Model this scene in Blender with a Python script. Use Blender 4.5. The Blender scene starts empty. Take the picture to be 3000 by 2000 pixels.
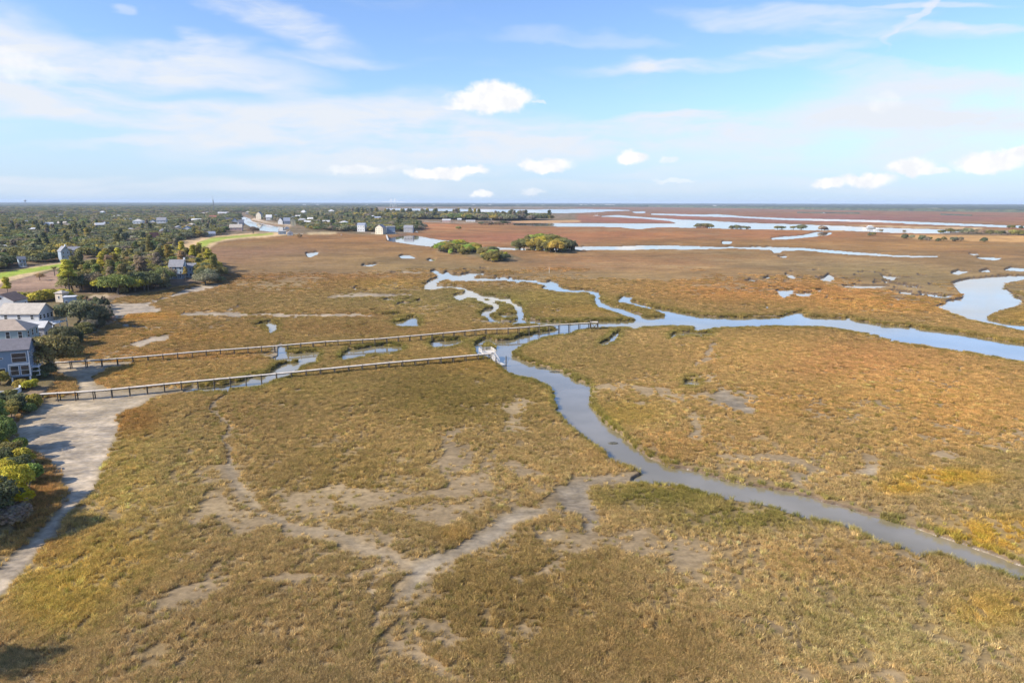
import bpy, math, random
import numpy as np
from mathutils import Matrix, Vector, Euler
PI = math.pi
R = math.radians
random.seed(7); RNG = np.random.default_rng(11)
S = bpy.context.scene
C = S.collection

# ---------------------------------------------------------------- camera
F = 2000.0; HC = 48.0; PITCH = math.atan(408.0/F); ROLL = R(0.11)
CAMROT = Euler((PI/2-PITCH, 0, 0)).to_matrix() @ Matrix.Rotation(ROLL, 3, 'Z')
cam = bpy.data.cameras.new('camera'); camo = bpy.data.objects.new('camera', cam); C.objects.link(camo)
cam.sensor_width = 36; cam.lens = 24; cam.clip_start = 0.5; cam.clip_end = 120000
camo.location = (0, 0, HC); camo.rotation_euler = CAMROT.to_euler()
S.camera = camo
S.render.resolution_x = 1024; S.render.resolution_y = 682
def ray(u, v):
    return (CAMROT @ Vector(((u-1500)/F, -(v-1000)/F, -1))).normalized()
def gp(u, v, z=0.0):
    d = ray(u, v); t = (z-HC)/d.z
    return Vector((d.x*t, d.y*t, z))
def ppm(u, v, z=0.0):          # photo pixels per metre at that ground point
    p = gp(u, v, z)-Vector((0, 0, HC))
    return F/(-(CAMROT.transposed() @ p).z)
def proj(x, y, z):             # numpy: world -> photo pixel
    M = np.array(CAMROT.transposed())
    X = M[0, 0]*x+M[0, 1]*y+M[0, 2]*(z-HC); Y = M[1, 0]*x+M[1, 1]*y+M[1, 2]*(z-HC); Z = M[2, 0]*x+M[2, 1]*y+M[2, 2]*(z-HC)
    return 1500+F*X/(-Z), 1000-F*Y/(-Z)

# ---------------------------------------------------------------- light, exposure
SUN_EL = R(33); SUN_AZ_TRAVEL = R(23)      # light travels to the right and slightly away
trav = Vector((math.cos(SUN_AZ_TRAVEL)*math.cos(SUN_EL), math.sin(SUN_AZ_TRAVEL)*math.cos(SUN_EL), -math.sin(SUN_EL)))
sl = bpy.data.lights.new('sun', 'SUN'); so = bpy.data.objects.new('sun', sl); C.objects.link(so)
sl.energy = 4.0; sl.angle = R(0.55); sl.color = (1.0, 0.93, 0.83)
so.rotation_euler = trav.to_track_quat('-Z', 'Y').to_euler(); so.location = (0, 0, 300)
S.view_settings.view_transform = 'Standard'; S.view_settings.look = 'None'
S.view_settings.exposure = 1.0; S.view_settings.gamma = 1.0
S.view_settings.use_curve_mapping = False

def lin(c):
    return tuple(((x/255.)/12.92 if x/255. <= .04045 else ((x/255.+.055)/1.055)**2.4) for x in c)

# node helper
class NT:
    def __init__(s, nt): s.nt = nt; s.n = nt.nodes; s.l = nt.links
    def add(s, t, ins=None, **kw):
        n = s.n.new(t)
        for k, v in kw.items(): setattr(n, k, v)
        if ins:
            for k, v in ins.items():
                sock = n.inputs[k]
                if isinstance(v, bpy.types.NodeSocket): s.l.new(v, sock)
                else: sock.default_value = v
        return n
    def math(s, op, a, b=0.0, c=None, clamp=False):
        d = {0: a, 1: b}
        if c is not None: d[2] = c
        return s.add('ShaderNodeMath', d, operation=op, use_clamp=clamp).outputs[0]
    def mix(s, f, a, b, mode='MIX'):
        n = s.add('ShaderNodeMix', data_type='RGBA', blend_type=mode)
        for k, v in ((0, f), (6, a), (7, b)):
            if isinstance(v, bpy.types.NodeSocket): s.l.new(v, n.inputs[k])
            elif k: n.inputs[k].default_value = tuple(v)[:3]+(1,)
            else: n.inputs[k].default_value = v
        return n.outputs[2]
    def mr(s, v, a, b, c=0., d=1., smooth=True):
        return s.add('ShaderNodeMapRange', {0: v, 1: a, 2: b, 3: c, 4: d}, interpolation_type='SMOOTHSTEP' if smooth else 'LINEAR').outputs[0]

# ---------------------------------------------------------------- world: Nishita sky with cirrus and small cumulus
w = bpy.data.worlds.new('World'); S.world = w; w.use_nodes = True
T = NT(w.node_tree); T.n.clear()
sky = T.add('ShaderNodeTexSky', sky_type='NISHITA', sun_disc=False, sun_elevation=SUN_EL,
            air_density=1.0, dust_density=0.6, ozone_density=2.0, altitude=50)
sun_from = -trav
sky.sun_rotation = math.atan2(sun_from.x, sun_from.y)
tc = T.add('ShaderNodeTexCoord').outputs['Generated']
sx = T.add('ShaderNodeSeparateXYZ', {0: tc})
az = T.math('ARCTAN2', sx.outputs[0], sx.outputs[1]); el = T.math('ARCSINE', sx.outputs[2])
ae = T.add('ShaderNodeCombineXYZ', {0: az, 1: el, 2: 0.0}).outputs[0]
wn = T.add('ShaderNodeTexNoise', {'Vector': T.add('ShaderNodeVectorMath', {0: ae, 1: (5, 14, 1)}, operation='MULTIPLY').outputs[0], 'Scale': 1.0, 'Detail': 4.0, 'Roughness': .55})
wv = T.add('ShaderNodeVectorMath', {0: wn.outputs['Color'], 1: (.5, .5, .5)}, operation='SUBTRACT').outputs[0]
aew = T.add('ShaderNodeVectorMath', {0: T.add('ShaderNodeVectorMath', {0: wv, 1: (.17, .06, 0)}, operation='MULTIPLY').outputs[0], 1: ae}, operation='ADD').outputs[0]
def ang(u, v):
    d = ray(u, v); return math.atan2(d.x, d.y), math.asin(d.z)
def blob(coord, u, v, ru, rv, rot, soft=(0.0, 1.0), amp=1.0):
    a, e = ang(u, v)
    m = T.add('ShaderNodeMapping', {'Vector': coord, 'Location': (a, e, 0), 'Rotation': (0, 0, R(-rot)), 'Scale': (ru/F, rv/F, 1)}, vector_type='TEXTURE')
    ln = T.add('ShaderNodeVectorMath', {0: m.outputs[0]}, operation='LENGTH').outputs['Value']
    return T.mr(ln, soft[1], soft[0], 0, amp)
acc = None
# veil clouds: (u, v, half width, half height, image rotation clockwise deg, strength)
VEILS = [(60,165,230,90,6,.9),(330,190,330,70,-6,.6),(560,130,210,34,-8,.5),(540,85,60,30,0,.6),(860,60,240,44,20,.7),(720,12,120,14,6,.55),(330,10,26,12,0,.4),
 (700,205,300,50,0,.5),(980,168,210,18,3,.4),(450,250,330,40,-8,.45),(80,240,250,50,5,.6),(760,250,180,26,5,.4),
 (130,300,330,42,10,.8),(420,345,430,44,9,.95),(760,372,420,50,3,.8),(1050,330,420,60,-2,.75),(1250,400,620,80,0,.8),(900,430,520,50,0,.7),(1600,420,560,60,0,.65),
 (560,420,400,12,-2,.6),(700,455,260,34,0,.5),(1150,470,500,50,0,.6),(120,510,260,14,-2,.4),(520,550,500,22,0,.35),
 (1900,395,560,56,-2,.7),(2500,400,600,70,-3,.75),(2350,330,520,44,-3,.4),(2700,300,360,60,4,.5),(2100,172,430,22,-2,.65),(1860,187,70,30,5,.6),(2480,195,260,26,14,.55),(2750,255,330,30,10,.45),
 (2280,45,330,26,6,.5),(2560,92,330,18,8,.5),(2640,45,100,10,-52,.6),(2690,12,200,8,4,.5),(2880,92,110,12,8,.6),(1700,105,300,18,4,.25),
 (1980,338,240,14,0,.75),(2250,345,300,12,0,.45),(2900,360,360,50,-4,.55),(2500,460,420,22,0,.5),(2100,500,420,18,0,.4),(1500,545,1600,26,0,.4)]
for (u, v, ru, rv, rt, am) in VEILS:
    b = blob(aew, u, v, ru*1.08, rv*1.12, rt, (0.35, 1.08), am)
    acc = b if acc is None else T.math('SUBTRACT', T.math('ADD', acc, b), T.math('MULTIPLY', acc, b))
fib = T.add('ShaderNodeTexNoise', {'Vector': T.add('ShaderNodeMapping', {'Vector': aew, 'Rotation': (0, 0, R(6)), 'Scale': (3.2, 22, 1)}).outputs[0], 'Scale': 1.0, 'Detail': 7.0, 'Roughness': .58})
fib2 = T.add('ShaderNodeTexNoise', {'Vector': T.add('ShaderNodeMapping', {'Vector': ae, 'Scale': (7, 20, 1)}).outputs[0], 'Scale': 1.0, 'Detail': 6.0, 'Roughness': .6, 'Distortion': .6})
nf = T.math('ADD', T.math('MULTIPLY', fib.outputs[0], .6), T.math('MULTIPLY', fib2.outputs[0], .4))
veil = T.math('MULTIPLY', acc, T.mr(nf, .34, .60, .12, 1.28), clamp=True)
bg = T.mr(nf, .50, .75, 0, .22)
veil = T.math('MAXIMUM', veil, bg)
# cumulus
cn = T.add('ShaderNodeTexNoise', {'Vector': ae, 'Scale': 42.0, 'Detail': 6.0, 'Roughness': .6})
cv = T.add('ShaderNodeVectorMath', {0: T.add('ShaderNodeVectorMath', {0: cn.outputs['Color'], 1: (.5, .5, .5)}, operation='SUBTRACT').outputs[0], 1: (.035, .022, 0)}, operation='MULTIPLY').outputs[0]
aec = T.add('ShaderNodeVectorMath', {0: cv, 1: ae}, operation='ADD').outputs[0]
cum = None
CUM = [(1430,300,140,34,0,1),(1450,272,85,36,0,1),(1500,292,70,34,0,1),(1345,315,60,12,0,.8),(1580,300,24,5,0,.5),
 (1600,486,88,24,0,1),(1545,480,36,18,0,.8),(1850,462,46,22,0,1),(1958,466,26,12,0,.55),
 (1290,508,120,20,0,1),(1370,498,70,18,0,1),(1050,498,90,14,0,.5),(1415,566,38,14,0,.9),(1180,492,50,10,0,.25),(1560,562,40,10,0,.5),
 (2430,538,50,18,0,1),(2535,528,80,22,0,1),(2670,490,66,26,0,1),(2730,500,50,12,0,.8),(2900,475,86,26,0,1),(2985,450,40,18,0,1),(2590,295,50,30,0,.35),(1980,530,70,8,0,.4),(50,190,120,40,8,.45)]
for (u, v, ru, rv, rt, am) in CUM:
    b = blob(aec, u, v, ru, rv, rt, (.55, 1.05), am)
    cum = b if cum is None else T.math('MAXIMUM', cum, b)
SKY_T = NT(w.node_tree)
skyc = T.mix(1.0, sky.outputs[0], (.80, .90, 1.12), 'MULTIPLY')
K = 0.10
skycol = T.mix(T.mr(el, .0, .17, .70, 0), skyc, (2.6, 3.55, 4.85))
veilc = T.mix(veil, skycol, (4.15, 4.4, 4.8))
cumshade = T.mix(T.mr(cn.outputs[0], .35, .65), (4.6, 4.7, 4.9), (5.5, 5.4, 5.3))
allc = T.mix(cum, veilc, cumshade)
bgn = T.add('ShaderNodeBackground', {'Color': allc, 'Strength': K})
T.l.new(bgn.outputs[0], T.add('ShaderNodeOutputWorld').inputs[0])

# ---------------------------------------------------------------- numpy noise
def vnoise(x, y, seed=0):
    xi = np.floor(x).astype(np.int64); yi = np.floor(y).astype(np.int64)
    fx = x-xi; fy = y-yi; fx = fx*fx*(3-2*fx); fy = fy*fy*(3-2*fy)
    def h(a, b):
        n = (a*374761393 + b*668265263 + seed*2147483647) & 0xffffffff
        n = ((n ^ (n >> 13))*1274126177) & 0xffffffff
        return ((n ^ (n >> 16)) & 0xffff)/65535.0
    return (h(xi, yi)*(1-fx)+h(xi+1, yi)*fx)*(1-fy)+(h(xi, yi+1)*(1-fx)+h(xi+1, yi+1)*fx)*fy
def fbm(x, y, s, o=4, seed=0):
    a = 0; w_ = 0; amp = 1; x = x/s; y = y/s
    for i in range(o):
        a = a+amp*vnoise(x+17.3*i, y-9.1*i, seed+i); w_ += amp; amp *= .55; x = x*2.03; y = y*2.03
    return a/w_
def sst(x, a, b):
    t = np.clip((x-a)/(b-a), 0, 1); return t*t*(3-2*t)

# ---------------------------------------------------------------- traced outlines on the ground (photo coordinates -> ground)
def zp(pts, ox, oy, s): return [(ox+x/s, oy+y/s) for x, y in pts]
WATER = []; SHALLOW = []
# main creek, from the right edge round to the docks and down to the lower right
WATER.append([(4400,1130),(3000,1004),(2893,987),(2808,972),(2697,959),(2670,949),(2659,954),(2595,949),(2510,937),(2489,926),(2451,932),(2383,927.5),(2349,919),(2353,910),(2323,911),(2298,921),(2276,927.5),(2191,927.5),(2106,927),(2025,921),(1990,914),(1940,925),(1879,931),
 (1836,936),(1785,938),(1708,941),(1657,942),(1616,938),(1612,947),(1642,953.6),(1639,960),(1606,966),(1555,974),(1517,985.5),(1491,994),(1453,997),(1443,988),(1422,988),(1415,994),(1392,1002),(1390,1032),(1420,1036),(1450,1050),(1463,1063),(1489,1082),(1517,1094),(1555,1096),(1578,1104),(1606,1119),(1624,1142),(1626,1168),(1640,1200),
 (1671,1234),(1705,1261),(1751,1296),(1797,1330),(1828,1349),(1877,1368),(1889,1384),(1866,1391),(1850,1398),(1889,1401),(1965,1403),(2023,1418),(2100,1438),(2234,1461),(2368,1501),(2502,1532),(2569,1568),(2658,1590),(2694,1612),(2770,1608),(2837,1639),(2904,1653),(3000,1684),(4400,2200),(4400,2120),
 (3000,1653),(2814,1586),(2680,1541),(2591,1512),(2502,1490),(2386,1454),(2301,1434),(2189,1418),(2100,1396),(2023,1374),(1950,1361),(1900,1338),(1851,1303),(1820,1269),(1774,1234),(1751,1200),(1728,1181),(1731,1150),(1734,1124.5),(1695,1117),(1667,1096),(1639,1082),(1601,1073.5),(1563,1061),(1530,1050.5),(1501.5,1038),(1499,1025),(1522,1010),(1555,994),(1606,979),(1657,971),(1708,961),(1746,953.6),(1836,948.5),(1864,960),(1869,953),
 (2000,947),(2040,949),(2030,960),(2042,961.5),(2085,955),(2170,951),(2298,949),(2383,951),(2468,959),(2553,974),(2616,991),(2680,1002),(2765,1017),(2842,1025),(2935,1044),(3000,1054),(4400,1260)])
LAND_IN_WATER = [[(1416,1005),(1440,1001),(1455,1018),(1440,1022),(1416,1020)], [(2037,655),(2060,653),(2087,656),(2087,666),(2037,665)]]
# meander at the right edge
WATER.append([(4400,770),(3000,805),(2925,807),(2845,813),(2812,820),(2788,829),(2803,840),(2812,852),(2827,866),(2818,872),(2785,878),(2744,896),(2787,910.5),(2829,927.5),(2914,944.6),(3000,963.7),(4400,1120),(4400,1090),(3000,949),(2935,942),(2897,932),(2901,919),(2957,900),(2995,889),(2991,876.5),(2969,859.5),(2944,842.5),(2940,832),(2961,821),(3000,815),(4400,800)])
# mid river and the bend at the hummocks
WATER.append([(1136,702.4),(1140,696),(1183,689.7),(1225,690),(1264,698),(1296,702),(1357,706.7),(1391,717),(1412,722.6),(1470,723.7),(1600,726),(1683,722),(1739,721),(1888,718),(1977,718),(2096,722),(2263,722),(2350,724),(2449,733),(2553,740),(2627,746),(2746,748),(2746,751),(2627,750),(2553,746),(2449,740),(2350,730),(2292,731),(2284,738.6),(2269,738.6),(2263,730),(2160,725),(2037,727),(1918,727),(1769,729),(1695,730),(1600,731),(1470,728),(1402,727),(1370,720),(1281,721.6),(1204,713)])
WATER.append([(1504,653.5),(1650,652.5),(1754,653),(1903,655),(1990,655),(1960,646),(1873,638.5),(1815,635),(1761,633),(1812,630),(1873,635),(1977,642),(2052,645),(2156,651),(2300,656),(2464,662),(2568,667),(2746,671.6),(2860,672),(2860,676),(2746,682),(2598,679),(2508,674.6),(2430,672),(2350,671.6),(2156,668.6),(2037,664.5),(1930,663),(1882,668.6),(1843,667),(1814,662.7),(1650,661),(1508,658)])
WATER.append([(2260,696),(2350,688.5),(2389,680),(2440,681),(2425,687),(2345,695),(2300,698.5),(2262,699)])
WATER.append([(1909,625.5),(2049,628.5),(2098,627.5),(2146,631),(2180,634),(2300,639),(2568,645),(2806,654),(2960,661),(4400,700),(4400,708),(2940,664),(2806,659),(2568,650),(2300,643.5),(2146,635.5),(2049,633),(1909,628)])
WATER.append([(1130,610.3),(1140,610.5),(1200,611),(1370,612.5),(1540,614),(1700,612.5),(1800,614),(1853,616),(1800,617.5),(1720,617.5),(1777,619.5),(1718,622),(1646,624),(1476,621.6),(1349,618.5),(1200,616),(1140,614),(1130,612)])
WATER.append([(1853,620),(1889,619.5),(1889,624),(1860,623)])
WATER.append([(700,639.5),(716,634),(732,639.5),(738,647),(761,656),(789,660),(830,664),(850,668),(812,679),(806,678),(764,675),(748,669),(725,657),(708,646)])
# north-west tributaries and pools, traced from enlargements
WATER.append([(1595,828),(1613,821),(1636,825),(1641,836),(1661,843),(1700,845),(1739,849),(1752,853),(1765,862),(1757,872),(1772,884),(1800,893),(1845,905),(1875,920),(1900,930),(1879,931),(1845,922),(1800,907),(1748,893),(1739,872),(1744,862),(1720,853),(1664,850),(1630,849),(1608,844),(1590,843),(1600,834)])
WATER.append([(1808,872),(1825,861),(1850,862),(1858,867),(1845,877),(1875,886),(1920,899),(1990,911),(2030,921),(1980,923),(1940,912),(1882,897),(1850,886),(1810,880)])
A = (1100, 760, 3.92); B = (750, 900, 3.36)
for p in ([(650,130),(700,118),(760,152),(800,150),(830,130),(845,150),(870,165),(960,178),(1000,165),(1070,150),(1210,150),(1250,140),(1250,160),(1120,165),(1140,198),(1420,208),(1450,222),(870,220),(800,195),(740,180)],
 [(540,270),(620,258),(680,285),(880,298),(740,312),(640,325),(540,320),(560,295)],
 [(960,318),(1060,328),(1090,365),(1250,398),(1330,412),(1100,412),(1050,412),(990,448),(930,440),(870,400),(960,402),(1030,380),(1020,345)],
 [(1190,458),(1300,476),(1390,508),(1425,550),(1380,578),(1310,572),(1350,540),(1330,500),(1240,475)],
 [(1200,600),(1270,568),(1305,600),(1325,650),(1290,658),(1270,632),(1205,628)],
 [(1360,438),(1460,432),(1470,450),(1400,452)], [(1500,440),(1560,432),(1600,500),(1690,520),(1700,572),(1620,562),(1590,512),(1520,482)],
 [(1640,595),(1700,600),(1690,665),(1650,650)], [(2020,722),(2100,703),(2215,735),(2050,748)],
 [(200,702),(330,700),(370,658),(440,652),(475,690),(510,742),(400,738),(270,735)]):
    q = np.array(zp(p, *A)); cq = q.mean(0); q = cq+(q-cq)*np.array((1.03, 1.12)); WATER.append([tuple(x) for x in q])
for p in ([(0,668),(60,668),(140,620),(210,560),(430,508),(590,495),(600,530),(470,542),(430,582),(350,622),(330,652),(200,684),(100,725),(0,752),(-180,770),(-400,790),(-700,800),(-700,790),(-400,760),(-180,720)],
 [(180,490),(240,455),(330,448),(430,438),(625,428),(590,470),(520,492),(400,472),(310,492),(200,502)],
 [(825,462),(880,418),(1000,398),(1150,383),(1200,362),(1420,368),(1455,390),(1300,418),(1150,432),(1000,472),(860,498),(830,482)],
 [(1700,350),(1740,308),(1860,318),(2030,313),(2055,335),(1900,362),(1720,368)],
 [(230,380),(290,370),(310,440),(230,450)],
 [(85,150),(200,135),(215,180),(190,222),(150,245),(115,232),(120,190)],
 [(1370,150),(1450,118),(1520,83),(1605,92),(1570,110),(1612,168),(1540,168),(1420,162)],
 [(2140,350),(2240,300),(2352,300),(2352,440),(2180,450)]):
    WATER.append(zp(p, *B))
J = (800, 560, 4.704); G = (2300, 560, 3.36); Z7 = (2000, 800, 2.352); N = (600, 1100, 2.613)
for o, ps in ((J, [[(460,850),(625,825),(600,862),(500,902)], [(1750,880),(1880,875),(1955,910),(1780,914)], [(2120,935),(2220,922),(2215,945)], [(1220,1012),(1350,1002),(1445,982),(1350,1024)]]),
 (Z7, [[(650,112),(765,102),(765,125),(700,162),(655,140)], [(785,142),(895,122),(885,152),(800,152)], [(900,103),(965,103),(950,122)], [(0,728),(100,730),(140,755),(0,750)], [(555,215),(600,215),(580,240)]]),
 (G, [[(10,805),(70,818),(100,838),(175,850),(60,855)], [(330,852),(400,842),(430,812),(500,850),(450,882),(350,868)], [(950,832),(1130,838),(1000,852)], [(690,918),(850,922),(1035,918),(900,942),(700,942)],
      [(1640,805),(1700,772),(1835,778),(1700,812)], [(1920,782),(2000,762),(2025,790)], [(2170,772),(2230,742),(2352,745),(2352,778)], [(1890,645),(2140,650),(2080,672),(1950,662)], [(1800,608),(1920,615),(1860,622)]]),
 ((1650, 560, 3.36), [[(1570,488),(1660,492),(1645,512),(1580,512)], [(2110,635),(2200,632),(2190,650)]])):
    for p in ps: WATER.append(zp(p, *o))
# strokes: points, half width u, half height v   (narrow rivulets)
MUDSTROKE = [([(665,1150),(634,1173),(615,1196),(638,1219),(665,1242),(667,1268),(654,1290),(668,1320),(672,1370),(690,1402),(722,1444),(772,1498),(814,1520),(860,1544),(906,1553),(983,1558),(1030,1576),(1045,1596),(1117,1616),(1190,1640)], 8, 5.5, .92),
 ([(1092,1690),(1080,1722),(1095,1748),(1098,1790)], 9, 9, .8), ([(1238,1676),(1215,1712),(1190,1752)], 12, 12, .8), ([(1560,1545),(1590,1575),(1640,1560)], 9, 7, .7)]
WSTROKE = [(zp([(880,300),(920,308),(960,320)], *A), 8, 2), (zp([(1190,447),(1250,462),(1340,500)], *A), 11, 3), (zp([(1330,575),(1280,588)], *A), 12, 4), (zp([(1300,640),(1340,665),(1400,690)], *A), 10, 3), (zp([(1330,412),(1420,440),(1510,462),(1600,505),(1650,560),(1672,620),(1665,680)], *A), 10, 3.5),
 (zp([(1600,712),(1750,702),(1950,716),(2050,730)], *A), 14, 2.5), (zp([(1450,217),(1600,222),(1800,236),(1945,262)], *A), 9, 1.8), (zp([(750,200),(690,225),(640,255)], *A), 12, 3), (zp([(1080,345),(1180,395),(1330,412)], *A), 9, 2),


 ([(1812,970),(1790,992),(1765,1002)], 7, 3), ([(2085,975),(1980,972),(1965,982)], 8, 2)]
# wet mud: tidal flat on the left and muddy arms
MUD = [([(153,1058),(332,1058),(400,1056),(383,1064),(319,1077),(281,1098),(275,1110),(306,1128),(340,1137),(470,1130),(600,1128),(640,1140),(520,1150),(455,1160),(420,1185),(352,1211),(356,1253),(333,1318),(298,1368),(291,1406),(249,1467),(191,1513),(153,1578),(96,1643),(65,1682),(23,1730),(-60,1800),(-600,2300),(-600,2100),(-60,1700),(0,1651),(38,1617),(115,1552),(172,1483),(191,1444),(172,1376),(115,1330),(57,1299),(38,1261),(57,1215),(115,1177),(140,1160),(224,1150),(217,1105),(179,1095),(163,1082)], 1.0, 1.0),
 ([(318,888),(430,885),(560,842),(592,833),(660,828),(612,846),(500,868),(430,890),(490,909),(460,912),(398,918),(356,927),(345,940),(398,953),(480,955),(470,960),(359,957),(330,940),(320,915)], 1.0, .9),
 ([(373,1005),(400,996),(445,985),(505,980),(490,995),(443,1004),(419,1016),(380,1013)], 1.0, 1.0),
 ([(1866,1391),(1774,1391),(1736,1399),(1701,1410),(1640,1418),(1632,1437),(1636,1464),(1652,1483),(1621,1495),(1583,1483),(1525,1487),(1468,1506),(1449,1537),(1372,1571),(1315,1606),(1240,1630),(1200,1660),(1215,1690),(1257,1675),(1315,1640),(1391,1609),(1479,1575),(1495,1541),(1544,1510),(1632,1502),(1690,1510),(1700,1560),(1740,1560),(1766,1518),(1755,1483),(1728,1445),(1724,1426),(1755,1407),(1889,1401)], 1.0, .75),
 (zp([(210,790),(330,800),(460,900),(520,950),(490,985),(380,945),(240,870)], *Z7), .9, .8),
 (zp([(60,1060),(115,1085),(90,1110),(50,1100)], *Z7), .8, .8), (zp([(1230,1375),(1290,1318),(1345,1330),(1330,1385)], *Z7), .9, .9),
 (zp([(470,185),(640,190),(620,240),(500,235)], 2100, 1300, 2.24), .9, .8), (zp([(940,180),(1060,140),(1050,195),(960,200)], 2100, 1300, 2.24), .9, 1),
 (zp([(1180,700),(1330,730),(1320,790),(1230,770)], 2100, 1300, 2.24), .9, .7),
 (zp([(1100,690),(1740,690),(1950,705),(1700,725),(1300,730)], *A), .7, .8), (zp([(-450,395),(440,388),(430,405),(-450,415)], *A), .8, .9), (zp([(300,135),(530,150),(520,160),(300,148)], *A), .8, .9),
 (zp([(0,55),(990,60),(1200,80),(1100,92),(900,75),(0,72)], *B), .8, .9), (zp([(210,350),(300,345),(320,500),(150,500),(100,470)], *B), .9, .9),
 ([(520,918),(620,912),(760,918),(900,916),(1050,921),(1050,925),(760,925),(520,922)], .9, .9), ([(660,908),(700,892),(710,894),(672,910)], .8, .9),
 ([(950,868),(1040,858),(1190,858),(1190,863),(1040,868),(960,872)], .6, .7)]
# soft muddy patches: u, v, half width, half height, strength
MUDB = [(880,1470,130,34,.75),(1010,1440,130,24,.75),(1250,1500,170,40,.6),(1330,1330,60,95,.85),(1360,1420,80,30,.7),(1100,1560,160,28,.6),(720,1530,95,40,.8),(650,1470,50,50,.6),(1250,1700,90,60,.55),(1180,1780,70,120,.5),(1320,1860,90,70,.45),
 (2000,1640,120,60,.65),(2130,1740,110,80,.65),(2330,1850,110,60,.5),(1830,1560,90,50,.55),(2120,1170,110,30,.5),(2250,1345,150,16,.7),(2550,1365,60,30,.5),(2350,1410,120,14,.5),(1930,1150,60,16,.6),(2300,1960,200,60,.4),
 (2140,1175,90,30,.6),(2760,1335,50,15,.5),(560,1900,160,40,.25),(420,1760,150,25,.35),(700,1700,120,20,.4),(950,1620,90,25,.5),(1500,1560,60,30,.4),(1650,1290,60,50,.5),(1560,1240,50,30,.35),(1100,1850,120,60,.35),(2060,1060,40,20,.5),(2070,1110,60,20,.4)]
MSTROKE = [([(1880,1394),(1700,1414),(1645,1450),(1600,1490),(1500,1522),(1400,1580),(1300,1632),(1220,1680),(1150,1760),(1090,1840)], 34, 20, .85),
 ([(650,1350),(700,1440),(780,1510),(860,1560),(1000,1585),(1130,1622),(1200,1650)], 40, 22, .72), ([(1210,1660),(1050,1682),(900,1690),(760,1692),(620,1722),(480,1764),(380,1800)], 50, 20, .62),
 ([(1740,1550),(1900,1620),(2050,1700),(2180,1785),(2300,1860),(2450,1925),(2600,1985)], 70, 34, .62), ([(1530,1180),(1500,1250),(1455,1330),(1400,1400),(1320,1440),(1180,1450),(1040,1462),(900,1472)], 40, 22, .70),
 ([(1440,1345),(1560,1385),(1640,1400)], 40, 14, .6), ([(1100,1690),(1080,1760),(1110,1850),(1300,1970)], 34, 26, .6), ([(1790,1128),(1900,1150),(2000,1165),(2110,1160),(2190,1205)], 40, 14, .66), ([(2130,1338),(2300,1348),(2450,1404),(2560,1372)], 50, 13, .7),
 ([(560,1330),(600,1400),(640,1470),(570,1530)], 26, 22, .6), ([(1700,1570),(1640,1660),(1500,1700)], 40, 16, .5), ([(1500,1240),(1600,1290),(1680,1330)], 34, 14, .6), ([(1880,1180),(1960,1240),(2040,1290)], 30, 14, .45),([(672,1330),(677,1380)], 14, 12, .8), ([(2090,1000),(2080,1025),(2060,1055),(2035,1075)], 14, 6, .8), ([(2030,1218),(2042,1262)], 16, 16, .8), ([(1720,1410),(1790,1398),(1880,1394)], 20, 8, .9), (zp([(200,560),(190,640),(200,760),(210,800),(320,900),(450,1040),(560,1090),(680,1160),(800,1180),(1000,1190),(1130,1240),(1150,1290),(1350,1340),(1500,1420)], *N), 16, 11, .85),
 ([(480,1745),(560,1722),(660,1695),(760,1660),(860,1615)], 30, 13, .6), ([(2300,1440),(2500,1500),(2700,1560),(2850,1610),(3000,1668)], 26, 16, .8),
 ([(1080,1680),(1100,1740),(1095,1800)], 9, 12, .6),([(1230,1680),(1190,1760)], 12, 16, .7), ([(670,1330),(672,1400),(682,1410)], 10, 10, .5)]
# solid land (woods, gardens, golf)
LAND = [[(-2600,600),(1690,600),(1690,648),(1500,652),(1340,655),(1220,652),(1235,676),(1180,688),(1100,690),(1000,684),(900,688),(850,692),(760,696),(640,712),(575,740),(600,772),(640,812),(625,828),(560,838),(500,850),(440,862),(330,880),(300,895),(310,930),(335,948),(300,970),(220,1010),(180,1060),(150,1070),(150,1090),(170,1120),(130,1160),(105,1180),(60,1210),(35,1262),(60,1305),(105,1340),(110,1400),(90,1470),(30,1560),(-60,1640),(-700,2000),(-3200,1500),(-3200,600)],
 [(1600,738),(1490,725),(1540,704),(1650,704),(1700,738),(1640,748)], [(1275,742),(1290,722),(1380,722),(1460,735),(1530,762),(1470,775),(1390,755)],
 [(2035,657),(2090,657),(2480,676),(2480,671),(2100,664)], [(2750,684),(3000,676),(4400,690),(4400,715),(3000,693),(2760,690)]]
FAIR = [([(-800,880),(0,808),(45,800),(100,786),(200,772),(300,762),(380,752),(400,762),(330,768),(250,772),(180,790),(110,808),(45,826),(-40,850),(-800,930)], (205,176,132)),
 ([(-800,865),(0,806),(60,796),(150,783),(230,768),(235,772),(160,793),(60,810),(0,824),(-800,905)], (150,165,62)),
 ([(510,722),(545,706),(600,697),(680,690),(760,683),(850,684),(850,690),(780,697),(700,702),(640,712),(610,732),(560,738),(520,745)], (214,180,132)),
 ([(580,714),(620,700),(700,693),(800,685),(800,690),(730,696),(660,704),(615,716),(595,734),(575,728)], (158,168,66)),
 ([(500,735),(560,712),(575,722),(575,740),(520,748)], (212,178,130))]
SAND = [([(258,876),(280,868),(296,871),(316,866),(322,876),(300,880),(306,888),(280,886)], (176,156,128)), ([(736,645),(770,653),(850,664),(870,662),(800,655),(745,640)], (214,190,160)), ([(1100,684),(1160,684),(1160,687),(1100,688)], (200,180,140)),
 ([(2460,660),(2560,664),(2700,669),(2880,672),(2880,668),(2700,665),(2560,661)], (205,175,130)), ([(2250,668),(2470,674),(2470,680),(2250,672)], (190,150,100)), ([(1500,648),(1700,646),(1700,652),(1500,653)], (190,150,105)),
 ([(2600,690),(3000,692),(3600,700),(3600,720),(3000,712),(2700,704)], (195,150,90)), ([(900,684),(985,682),(985,687),(905,689)], (200,175,130))]
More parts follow.
